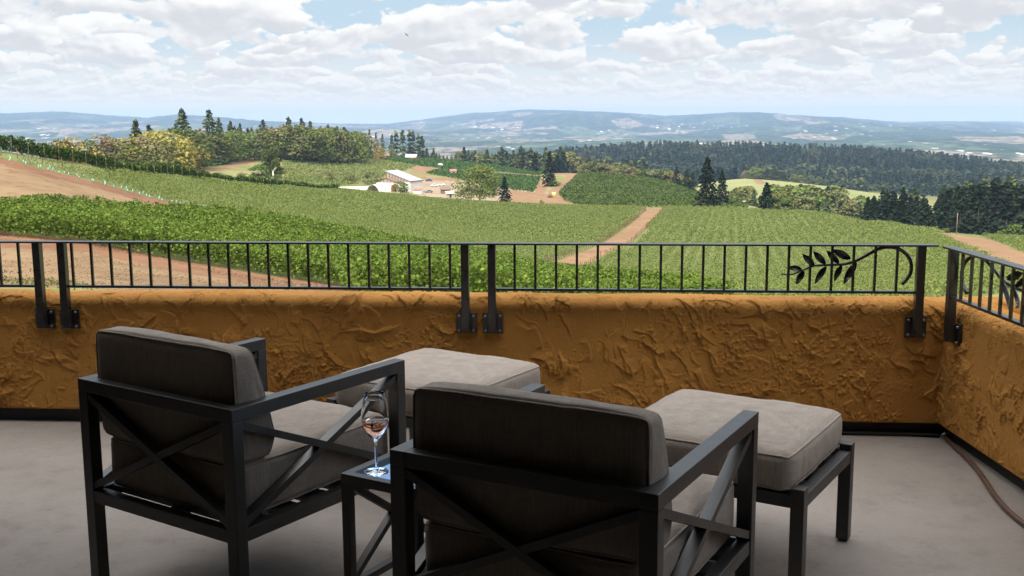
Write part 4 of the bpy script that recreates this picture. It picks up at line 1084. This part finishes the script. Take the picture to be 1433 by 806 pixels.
def parapet(length, name, label, fine, seed=0):
    """local: runs along +X, inner face looks to -Y; z from .075 up with a rounded top"""
    T, H, rd = .24, .668, .060
    pr_ = [(0.0, z) for z in np.arange(.075, H-rd, .0038)]
    pr_ += [(rd-rd*math.cos(a), H-rd+rd*math.sin(a)) for a in np.linspace(0, math.pi/2, 28)]
    nfine = len(pr_)
    pr_ += [(y, H) for y in np.linspace(rd+.012, T-rd, 9)]
    pr_ += [(T-rd+rd*math.sin(a), H-rd+rd*math.cos(a)) for a in np.linspace(.2, math.pi/2, 7)]
    pr_ += [(T, z) for z in np.linspace(H-rd-.05, -.6, 6)]+[(.09, -.6), (.09, .075)]
    pr_ = np.array(pr_); n = len(pr_)
    f0, f1 = fine
    xs = np.concatenate([np.arange(0, f0, .05), np.arange(f0, f1, .0038), np.arange(f1, length+.05, .05)])
    tn = np.gradient(pr_, axis=0); tn /= np.maximum(np.linalg.norm(tn, axis=1), 1e-6)[:, None]
    nr = np.column_stack([-tn[:, 1], tn[:, 0]])           # outward from the wall body
    arc = np.concatenate([[0], np.cumsum(np.linalg.norm(np.diff(pr_, axis=0), axis=1))])
    U, V = np.meshgrid(xs, arc, indexing='ij')
    Hh = trowel_relief(U, V, 3+seed, f0, f1)
    fall = np.ones(n); fall[nfine+12:] = 0; fall[:2] = .3
    Hh = Hh*fall[None, :]
    Vx = np.repeat(xs, n)
    P2 = pr_[None, :, :]+nr[None, :, :]*Hh[:, :, None]
    low = np.where((pr_[:, 1] > H-rd*.9) & (fall > 0), 1, 0)
    P2[:, :, 1] += fbm(U*1.7+seed, U*0+3.1, 3, 77)*.016*low[None, :]
    Vt = np.column_stack([Vx, P2[:, :, 0].ravel(), P2[:, :, 1].ravel()])
    i, j = np.meshgrid(np.arange(len(xs)-1), np.arange(n), indexing='ij')
    a_ = (i*n+j).ravel(); b_ = (i*n+(j+1) % n).ravel()
    F_ = np.stack([a_, a_+n, b_+n, b_], 1)
    e1 = np.arange(n); e2 = (len(xs)-1)*n+np.arange(n)
    me = mesh_np(name, Vt, F_, M['stucco'], smooth=True)
    bm = bmesh.new(); bm.from_mesh(me); bm.verts.ensure_lookup_table()
    bm.faces.new([bm.verts[k] for k in e1]); bm.faces.new([bm.verts[k] for k in e2[::-1]])
    bmesh.ops.recalc_face_normals(bm, faces=bm.faces); bm.to_mesh(me); bm.free()
    r_ = empty('parapet_wall', (0, 0, 0)); tag(r_, label, 'wall')
    link('stucco_face', me, r_)
    b2 = MB(); b2.box((0, .052, 0), (length, .2, .0745)); b2.build('base_strip', M['membrane'], r_)
    return r_
YF = YW-.05                              # stucco face of the front parapet
w1 = parapet(9.95, 'stucco', 'long rough ochre stucco parapet across the front of the terrace', (4.6, 9.95))
w1.location = (-8.0, YF, 0)
w2 = parapet(8.2, 'stucco', 'rough ochre stucco parapet along the right side of the terrace', (.0, 3.2), seed=7)
w2.location = (XC-.05*NORM[0]+TANG[0]*.02, YF+.02, 0)
w2.rotation_euler[2] = math.atan2(TANG[1], TANG[0])

hs = MB()
hs.box((-8.6, -2.9, -6), (2.1, 5.0, -.302))
o = hs.build('house_wall', M['stucco']); tag(o, kind='structure')
ROOF_EDGE, ROOF_Z = 3.6, 3.05
o = MB().box((-9.5, -3.2, ROOF_Z), (2.6, ROOF_EDGE, ROOF_Z+.32)).build('ceiling', M['ceiling']); tag(o, kind='structure')
o = MB().box((-9.0, -.5, .002), (2.9, -.2, ROOF_Z-.002)).build('house_wall', M['housewall']); tag(o, kind='structure')
o = MB().box((-3.6, -.198, .002), (-3.3, 4.15, ROOF_Z-.002)).build('house_wall', M['housewall']); tag(o, kind='structure')  # unseen left wall, added to keep side light off the chair backs
o = MB().box((1.98, -.198, .70), (2.2, 1.3, ROOF_Z-.002)).build('house_wall', M['housewall']); tag(o, kind='structure')  # unseen right wall, added to block sky light from behind the chairs
o = MB().box((-9.5, -9, ROOF_Z+.322), (3.6, -1.2, 6.0)).build('house_wall', M['housewall']); tag(o, kind='structure')

# ------------------------------------------------------------------ railings
RT, RB = .95, .729                       # tops of the upper and lower rail
YR = 5.245                               # centre line of the front railing
def rail_x(px, py=375):
    """x on the railing plane of a photo column"""
    dd_ = px_ray(px, py); t_ = (YR-.01)/dd_[1]; return dd_[0]*t_
def post_part(parent, x, y=0.0, side=1):
    p_ = MB().box((x-.019, y-.019, .515), (x+.019, y+.019, RT-.0085), .002).build('post', M['rail'], parent)
    b_ = MB()
    b_.box((x-.05, .026, .50), (x+.05, .040, .60), .002)
    b_.box((x-.012, .0192, .52), (x+.012, .0258, .585))
    b_.build('base_plate', M['rail'], p_)
    for sx2 in (-.036, .036):
        for sz2 in (.514, .586):
            MB().tube([(x+sx2, .0265, sz2), (x+sx2, .016, sz2)], .0065, 6).build('bolt', M['bolt'], p_)
def scroll(parent, x0, x1, flip=1):
    """wrought vine: x0 tip, x1 the curl by the post (local x), hanging between the rails"""
    L = x1-x0
    path = [(0, .35), (.05, .335), (.10, .36), (.17, .45), (.24, .535), (.32, .555), (.40, .565), (.48, .585), (.56, .66), (.64, .79), (.72, .925), (.79, .965), (.86, .94), (.925, .82), (.965, .64), (.97, .42), (.945, .26), (.905, .13)]
    z0, zh = RB, RT-.0085-RB
    pts = [Vector((x0+a*L, 0.022, z0+b*zh)) for a, b in path]
    sm_ = []
    for i in range(len(pts)-1):
        p0, p1, p2, p3 = pts[max(i-1, 0)], pts[i], pts[i+1], pts[min(i+2, len(pts)-1)]
        for s_ in np.linspace(0, 1, 5, endpoint=False):
            sm_.append(.5*((2*p1)+(p2-p0)*s_+(2*p0-5*p1+4*p2-p3)*s_**2+(3*p1-p0-3*p2+p3)*s_**3))
    sm_.append(pts[-1])
    n_ = len(sm_); rads = [.0035+.0055*min(1, i/(n_*.6)) for i in range(n_)]
    st = MB().tube(sm_, rads, 8).build('vine_scroll', M['rail'], parent)
    for (ax, az, tx, tz, wd) in ((.155, .46, .05, .50, .034), (.17, .42, .115, .12, .036), (.245, .55, .155, .80, .036), (.33, .58, .235, .865, .038), (.335, .53, .255, .14, .036), (.43, .60, .335, .88, .036), (.515, .70, .375, .905, .044), (.45, .56, .40, .20, .034), (.56, .62, .47, .14, .042)):
        a_ = Vector((x0+ax*L, .022, z0+az*zh)); b_ = Vector((x0+tx*L, .022, z0+tz*zh)); ax_ = b_-a_; ln2 = ax_.length; ax_.normalize(); sd_ = Vector((-ax_.z, 0, ax_.x))
        lf = MB(); ns = 9; vs = []
        for i in range(ns):
            t_ = i/(ns-1); hw = wd*.43*math.sin(math.pi*min(1, t_*.96+.02))**.75*(1.15-.35*t_)
            c_ = a_+ax_*ln2*t_+Vector((0, .010*math.sin(math.pi*t_), 0))
            vs.append((c_-sd_*hw+Vector((0, -.006, 0)), c_+Vector((0, .004, 0)), c_+sd_*hw+Vector((0, -.006, 0))))
        P_ = [tuple(v_) for tr in vs for v_ in tr]; P_ += [(x2, y2-.003, z2) for x2, y2, z2 in P_]; o3 = 3*ns; fc = []
        for i in range(ns-1):
            for j_ in (0, 1):
                a4 = (3*i+j_, 3*i+j_+1, 3*i+j_+4, 3*i+j_+3); fc.append(a4); fc.append(tuple(v_+o3 for v_ in a4[::-1]))
            fc.append((3*i, 3*i+3, 3*i+3+o3, 3*i+o3)); fc.append((3*i+2, 3*i+2+o3, 3*i+5+o3, 3*i+5))
        lf.poly(P_, fc).build('leaf', M['rail'], st)
def railing(x0, x1, xp0, xp1, bars, posts, label, scroll_at=None):
    r_ = empty('railing', (0, 0, 0)); tag(r_, label, 'railing')
    MB().box((x0, -.030, RT-.008), (x1, .026, RT)).build('top_rail', M['rail'], r_)
    MB().box((xp0, -.014, RB-.012), (xp1, .014, RB)).build('bottom_rail', M['rail'], r_)
    for b in bars: MB().box((b-.0058, -.0058, RB+.0005), (b+.0058, .0058, RT-.0085)).build('baluster', M['rail'], r_)
    for p in posts: post_part(r_, p)
    if scroll_at: scroll(r_, *scroll_at)
    return r_
X = rail_x
p1, p2, p3, p4, p5 = X(52.5), X(87), X(650.5), X(688), X(1289)
sp1 = (X(629.6)-X(100.5))/19
r1 = railing(-5.6, X(65, 340)-.002, -5.5, p1-.02, [X(26)-k*sp1 for k in range(30) if X(26)-k*sp1 > -5.5], [p1, -5.45], 'black iron railing section at the far left end of the front parapet')
r2 = railing(X(65, 340), X(667.5, 342)-.002, p2+.02, p3-.02, [X(100.5)+k*sp1 for k in range(20)], [p2, p3], 'plain black iron railing section over the middle left of the front parapet')
sp2 = (X(1255.8)-X(720))/18
r3 = railing(X(667.5, 342), X(1312, 344), p4+.02, p5-.02, [X(720)+k*sp2 for k in range(19)], [p4, p5], 'black iron railing section with a wrought vine scroll at its right end', (X(1095), p5-.018))
for r_ in (r1, r2, r3): r_.location = (0, YR, 0)
# right railing, local x runs along the parapet towards the terrace front
off = NORM*(-.05-.045)
cx0 = np.array([XC, YW])+off
def along(px, py):
    dd_ = px_ray(px, py)[:2]; A = np.array([[dd_[0], -TANG[0]], [dd_[1], -TANG[1]]]); s_ = np.linalg.solve(A, cx0); return float(s_[1])
s0, sp = along(1330, 380), along(1333, 385)
bars = [along(1346, 390)+k*.094 for k in range(52)]
r4 = railing(along(1328, 344), 5.4, sp+.02, 5.3, bars, [sp, 5.3], 'black iron railing with a wrought vine scroll running along the right parapet', (sp+.96, sp+.02))
r4.location = (cx0[0], cx0[1], 0); r4.rotation_euler[2] = math.atan2(TANG[1], TANG[0])

# ------------------------------------------------------------------ furniture
def cushion(sx, sy, sz, rad, crown, seed=0, wedge=None, wr=.008):
    """soft box, local 0..sx, 0..sy, 0..sz; returns verts, faces, and a mapping for piping. wedge(u,v,w)->xyz in place of the plain box"""
    hx, hy, hz = sx/2, sy/2, sz/2
    def rnd(p):
        q = np.stack([np.clip(p[:, 0], -(hx-rad), hx-rad), np.clip(p[:, 1], -(hy-rad), hy-rad), np.clip(p[:, 2], -(hz-rad), hz-rad)], 1)
        dl = p-q; ln = np.linalg.norm(dl, axis=1)[:, None]
        ov = np.maximum(ln, 1e-9)
        p = np.where(ln > rad, q+dl/ov*rad, p)
        u, v, w = p[:, 0]/hx, p[:, 1]/hy, p[:, 2]/hz
        bz = crown*np.clip(1-u**4, 0, 1)*np.clip(1-v**4, 0, 1)*w
        bx_ = crown*.45*np.clip(1-v**4, 0, 1)*np.clip(1-w**2, 0, 1)*u
        by_ = crown*.45*np.clip(1-u**4, 0, 1)*np.clip(1-w**2, 0, 1)*v
        p = p+np.stack([bx_, by_, bz], 1)
        nz = fbm(p[:, 0]*9+seed, p[:, 1]*9+p[:, 2]*7, 3, seed)*wr
        nz2 = fbm(p[:, 0]*26+seed, p[:, 1]*5+p[:, 2]*30, 2, seed+3)*wr*.35
        side = np.clip(1-np.abs(w)**3, 0, 1); pk = fbm((p[:, 0]+p[:, 1])*34+seed, p[:, 2]*4+seed, 2, seed+7)*.010*side
        p = p+np.stack([(nz+pk)*u, (nz+pk)*v, (nz+nz2)*w], 1)
        p = p+np.array([hx, hy, hz])
        return wedge(p) if wedge else p
    N = 30
    g = np.linspace(-1, 1, N+1); g = np.sign(g)*np.abs(g)**.75
    vs, fs, o_ = [], [], 0
    A, B = np.meshgrid(g, g, indexing='ij'); A, B = A.ravel(), B.ravel(); C_ = np.ones_like(A)
    i, j = np.meshgrid(np.arange(N), np.arange(N), indexing='ij'); a_ = (i*(N+1)+j).ravel()
    base = np.stack([a_, a_+N+1, a_+N+2, a_+1], 1)
    for ax in range(3):
        for s_ in (-1, 1):
            P = [None]*3; P[ax] = C_*s_; P[(ax+1) % 3] = A; P[(ax+2) % 3] = B
            vs.append(np.stack(P, 1)*np.array([hx, hy, hz])); fs.append((base if s_ > 0 else base[:, ::-1])+o_); o_ += len(A)
    V_ = rnd(np.concatenate(vs)); F_ = np.concatenate(fs)
    return V_, F_, rnd, (hx, hy, hz)
def cushion_obj(name, parent, loc, sx, sy, sz, rad, crown, seed, wedge=None, pipes=()):
    V_, F_, rnd, (hx, hy, hz) = cushion(sx, sy, sz, rad, crown, seed, wedge)
    me = mesh_np(name, V_, F_, M['fabric'], smooth=True)
    bm = bmesh.new(); bm.from_mesh(me); bmesh.ops.remove_doubles(bm, verts=bm.verts, dist=1e-5); bmesh.ops.recalc_face_normals(bm, faces=bm.faces); bm.to_mesh(me); bm.free()
    for p_ in me.polygons: p_.use_smooth = True
    o_ = link(name, me, parent, loc)
    for (ax, s_) in pipes:      # piping runs round the face whose normal is ax, on the side s_
        k = 40; t_ = np.linspace(-1, 1, k, endpoint=False); one = np.ones(k)
        ring = [np.concatenate([t_, one, -t_, -one]), np.concatenate([-one, t_, one, -t_])]
        P = [None]*3; h3 = (hx, hy, hz)
        P[ax] = np.full(4*k, s_*(h3[ax]-rad*.25)); P[(ax+1) % 3] = ring[0]*h3[(ax+1) % 3]; P[(ax+2) % 3] = ring[1]*h3[(ax+2) % 3]
        Q = rnd(np.stack(P, 1))
        pts = [tuple(q) for q in Q]+[tuple(Q[0]), tuple(Q[1])]
        MB().tube(pts, .0042, 6, False).build('piping', M['fabric'], o_)
    return o_

CW, CDp, CHt = .80, .862, .64
NEAR = .922; ZL = CAM_H*(1-NEAR)/NEAR       # how far the legs reach below the modelled frame
def lounge_chair(label):
    r_ = empty('lounge_chair', (0, 0, 0)); tag(r_, label, 'armchair')
    b = .0025; aw, ah, lw = .05, .045, .045
    for (lx, ly) in ((0, 0), (CW-aw, 0), (0, CDp-lw), (CW-aw, CDp-lw)):
        MB().box((lx, ly, -ZL), (lx+aw, ly+lw, CHt-ah), b).build('leg', M['metal'], r_)
    for lx in (0, CW-aw): MB().box((lx, 0, CHt-ah), (lx+aw, CDp, CHt), b).build('armrest', M['metal'], r_)
    MB().box((aw, .0, CHt-ah), (CW-aw, lw, CHt), b).build('back_rail', M['metal'], r_)
    s_ = MB()
    z0, z1 = .185, .230
    s_.box((aw, .002, z0), (CW-aw, .043, z1), b); s_.box((aw, CDp-.043, z0), (CW-aw, CDp-.002, z1), b)
    for lx in (.004, CW-aw+.004): s_.box((lx, lw, z0), (lx+aw-.008, CDp-lw, z1), b)
    for k in range(5): s_.box((aw-.004, .085+k*.145, z1-.022), (CW-aw+.004, .085+.088+k*.145, z1-.002))
    s_.box((CW/2-.03, .043, z0+.002), (CW/2+.03, CDp-.043, z1-.023))
    s_.build('seat_frame', M['metal'], r_)
    zt, zb_ = CHt-ah-.004, z1+.006
    for lx in (aw/2, CW-aw/2):
        x_ = MB(); x_.bar((lx, lw-.002, zt-.012), (lx, CDp-lw+.002, zb_+.012), .040, .025, up=(0, 0, 1)); x_.bar((lx, lw-.002, zb_+.012), (lx, CDp-lw+.002, zt-.012), .037, .0245)
        x_.build('side_brace', M['metal'], r_)
    x_ = MB(); x_.bar((aw-.002, .022, zt-.012), (CW-aw+.002, .022, zb_+.012), .036, .025); x_.bar((aw-.002, .022, zb_+.012), (CW-aw+.002, .022, zt-.012), .033, .0245)
    x_.build('back_brace', M['metal'], r_)
    cushion_obj('seat_cushion', r_, (.058, .062, .2315), CW-.116, CDp-.085, .195, .035, .022, 3, None, ((2, 1), (2, -1)))
    hb = .385
    def wedge(p):
        # thick at the foot, thin at the top: front face leans back
        w = np.clip(p[:, 2]/hb, -.1, 1.1); q = p.copy()
        th = np.interp(w, [-.1, .0, .18, .5, 1.0, 1.1], [.15, .155, .185, .150, .088, .085])/.185
        q[:, 1] = p[:, 1]*th
        return q
    cushion_obj('back_cushion', r_, (.045, .050, .428), CW-.090, .185, hb, .030, .013, 9, wedge, ((1, -1), (1, 1)))
    for ch in r_.children: ch.location.z += ZL
    r_.scale = (NEAR,)*3
    return r_
ch1 = lounge_chair('dark framed lounge chair on the left with its seat and taupe back cushion showing')
ch1.location = ((-1.853-.008)*NEAR, (3.685+.004)*NEAR, 0); ch1.rotation_euler[2] = R(-29.3)
ch2 = copy_tree(ch1)
ch2.location = (-.585*NEAR, 2.925*NEAR, 0); ch2.rotation_euler[2] = R(-24.1)
ch2['label'] = 'nearest lounge chair seen from behind with a deeply shaded back right of the wine glass'
for c_ in (ch1, ch2): c_['group'] = 'matching lounge chairs'

OW, OD, OH = .745, .615, .3726
def ottoman(label):
    r_ = empty('ottoman', (0, 0, 0)); tag(r_, label, 'ottoman', 'matching ottomans')
    lw = .045
    for lx in (0, OW-lw):
        for ly in (0, OD-lw): 
            l_ = MB().box((lx, ly, .008), (lx+lw, ly+lw, OH), .0025).build('leg', M['metal'], r_)
            MB().box((lx+.008, ly+.008, 0), (lx+lw-.008, ly+lw-.008, .0085)).build('foot_pad', M['tyre'], l_)
    s_ = MB(); z0, z1 = .305, .349
    s_.box((lw, .002, z0), (OW-lw, .043, z1), .0025); s_.box((lw, OD-.043, z0), (OW-lw, OD-.002, z1), .0025)
    s_.box((.002, lw, z0), (.043, OD-lw, z1), .0025); s_.box((OW-.043, lw, z0), (OW-.002, OD-lw, z1), .0025)
    for k in range(3): s_.box((lw-.004, .10+k*.16, z0+.01), (OW-lw+.004, .18+k*.16, z1-.003))
    s_.build('frame', M['metal'], r_)
    cushion_obj('cushion', r_, (.047, -.005, .3505), OW-.094, OD+.02, .135, .034, .020, 17, None, ((2, 1), (2, -1)))
    return r_
def ott_place(o_, fr, rot):
    e_ = np.array([math.cos(rot), math.sin(rot)]); n_ = np.array([-e_[1], e_[0]]); p_ = np.array(fr)-e_*OW-n_*OD
    o_.location = (p_[0], p_[1], 0); o_.rotation_euler[2] = rot
ot2 = ottoman('taupe cushioned ottoman at the right in front of the nearest chair')
ott_place(ot2, (.932, 3.967), R(-27.0))
ot1 = copy_tree(ot1_src) if False else copy_tree(ot2)
ot1['label'] = 'taupe cushioned ottoman behind the wine glass in front of the left chair'
e1_ = np.array([math.cos(R(-29.3)), math.sin(R(-29.3))]); n1_ = np.array([-e1_[1], e1_[0]])
ott_place(ot1, np.array([-1.853, 3.685])+.946*e1_+1.661*n1_, R(-27.3))

# side table
tb = empty('side_table', (-.811*NEAR, 3.27*NEAR, 0), R(-26.6)); tb.scale = (NEAR,)*3; tag(tb, 'small dark side table with a pale blue reflecting glass top between the chairs', 'side table')
TW, TD, TH, tl = .298, .50, .45, .03
def mat_tabletop():
    mt, t, out = newmat('blue_mirror_glass')
    principled(t, out, (.50, .70, 1.0), .03, 1.0, .5)
    return mt
M['tabletop'] = mat_tabletop()
for lx in (0, TW-tl):
    for ly in (0, TD-tl): MB().box((lx, ly, -ZL), (lx+tl, ly+tl, TH-.032), .002).build('leg', M['metal'], tb)
f_ = MB()
f_.box((0, 0, TH-.032), (TW, tl, TH), .002); f_.box((0, TD-tl, TH-.032), (TW, TD, TH), .002)
f_.box((0, tl, TH-.032), (tl, TD-tl, TH), .002); f_.box((TW-tl, tl, TH-.032), (TW, TD-tl, TH), .002)
f_.build('top_frame', M['metal'], tb)
MB().box((tl+.001, tl+.001, TH-.012), (TW-tl-.001, TD-tl-.001, TH-.003)).build('glass_top', M['tabletop'], tb)
for lx in (tl/2, TW-tl/2):
    x_ = MB(); x_.bar((lx, tl-.002, TH-.045), (lx, TD-tl+.002, .095), .026, .022); x_.bar((lx, tl-.002, .095), (lx, TD-tl+.002, TH-.045), .024, .0215)
    x_.build('side_brace', M['metal'], tb)
    MB().box((lx-.013, tl, .06), (lx+.013, TD-tl, .085), .002).build('stretcher', M['metal'], tb)

for ch in tb.children: ch.location.z += ZL
# wine glass
def mat_glass():
    mt, t, out = newmat('clear_glass'); p = principled(t, out, (1, 1, 1), .0, 0, .5)
    p.inputs['Transmission Weight'].default_value = 1.0; p.inputs['IOR'].default_value = 1.48
    return mt
def mat_wine():
    mt, t, out = newmat('rose_wine'); p = principled(t, out, (1.0, .53, .37), .0, 0, .5)
    p.inputs['Transmission Weight'].default_value = 1.0; p.inputs['IOR'].default_value = 1.33
    return mt
gz = [(0.0, .0), (.034, .0), (.0355, .0012), (.034, .0024), (.02, .0036), (.008, .0065), (.0042, .012), (.0036, .03), (.0036, .07), (.0042, .086), (.0075, .094), (.017, .1035), (.028, .117), (.0365, .134), (.0405, .153), (.0395, .172), (.0362, .192), (.0318, .212), (.0282, .228),
      (.0276, .2286), (.0271, .228), (.0307, .212), (.0351, .192), (.0384, .172), (.0394, .153), (.0354, .1345), (.0269, .118), (.016, .1052), (.006, .0985), (0, .0975)]
gx, gy = -.703, 3.300
wg = empty('wine_glass', (gx*NEAR, gy*NEAR, (TH-.0028+ZL)*NEAR)); wg.scale = (NEAR*1.10, NEAR*1.10, NEAR*1.12); tag(wg, 'stemmed glass of rosé wine standing on the small side table', 'wine glass')
M['glass'] = mat_glass(); M['wine'] = mat_wine()
MB().lathe(gz, 64).build('glass', M['glass'], wg)
wz = [(0, .0980), (.0059, .0990), (.0159, .1057), (.0268, .1185), (.0353, .1349), (.0391, .150), (.0385, .1507), (0, .1503)]
MB().lathe(wz, 64).build('wine', M['wine'], wg)

# brown hose along the right side of the floor
hz_ = [(1.665, 5.345), (1.660, 5.24), (1.662, 5.08), (1.660, 4.90), (1.645, 4.72), (1.618, 4.54), (1.598, 4.34), (1.610, 4.12), (1.665, 3.92), (1.735, 3.72), (1.79, 3.5), (1.80, 3.2), (1.78, 2.6)]
hp_ = [Vector((a, b-.03, .0125)) for a, b in hz_]
o = MB().tube([p for p in hp_], .012, 10).build('hose', M['cable']); tag(o, 'brown rubber hose snaking over the floor along the right parapet', 'hose')
md = o.modifiers.new('smooth', 'SUBSURF'); md.levels = 2; md.render_levels = 2
cl = MB(); cl.tube([(-.02, 0, 0), (.0, 0, .012), (.02, 0, 0)], .006, 8)
o = cl.build('hose_clip', M['bolt'], None, loc=(1.655, 5.245, .028)); tag(o, 'small metal clip on the end of the brown hose in the corner', 'clip')
o = MB().tube([(0.9, 5.325, .011), (1.2, 5.32, .011), (1.5, 5.318, .011), (1.64, 5.30, .011)], .010, 8).build('cable', M['membrane']); tag(o, 'thin black cable lying along the foot of the front parapet', 'cable')

# ------------------------------------------------------------------ the air
def mat_haze():
    mt, t, out = newmat('haze')
    p = t.add('ShaderNodeVolumePrincipled')
    p.inputs['Color'].default_value = (.42, .575, .88, 1); p.inputs['Density'].default_value = 5.6e-5; p.inputs['Anisotropy'].default_value = 0.0
    t.l.new(p.outputs[0], out.inputs['Volume'])
    return mt
hb_ = MB().box((-21500, -21500, -420), (21500, 21500, ZT.max()+14)).build('haze', mat_haze()); tag(hb_, kind='stuff')
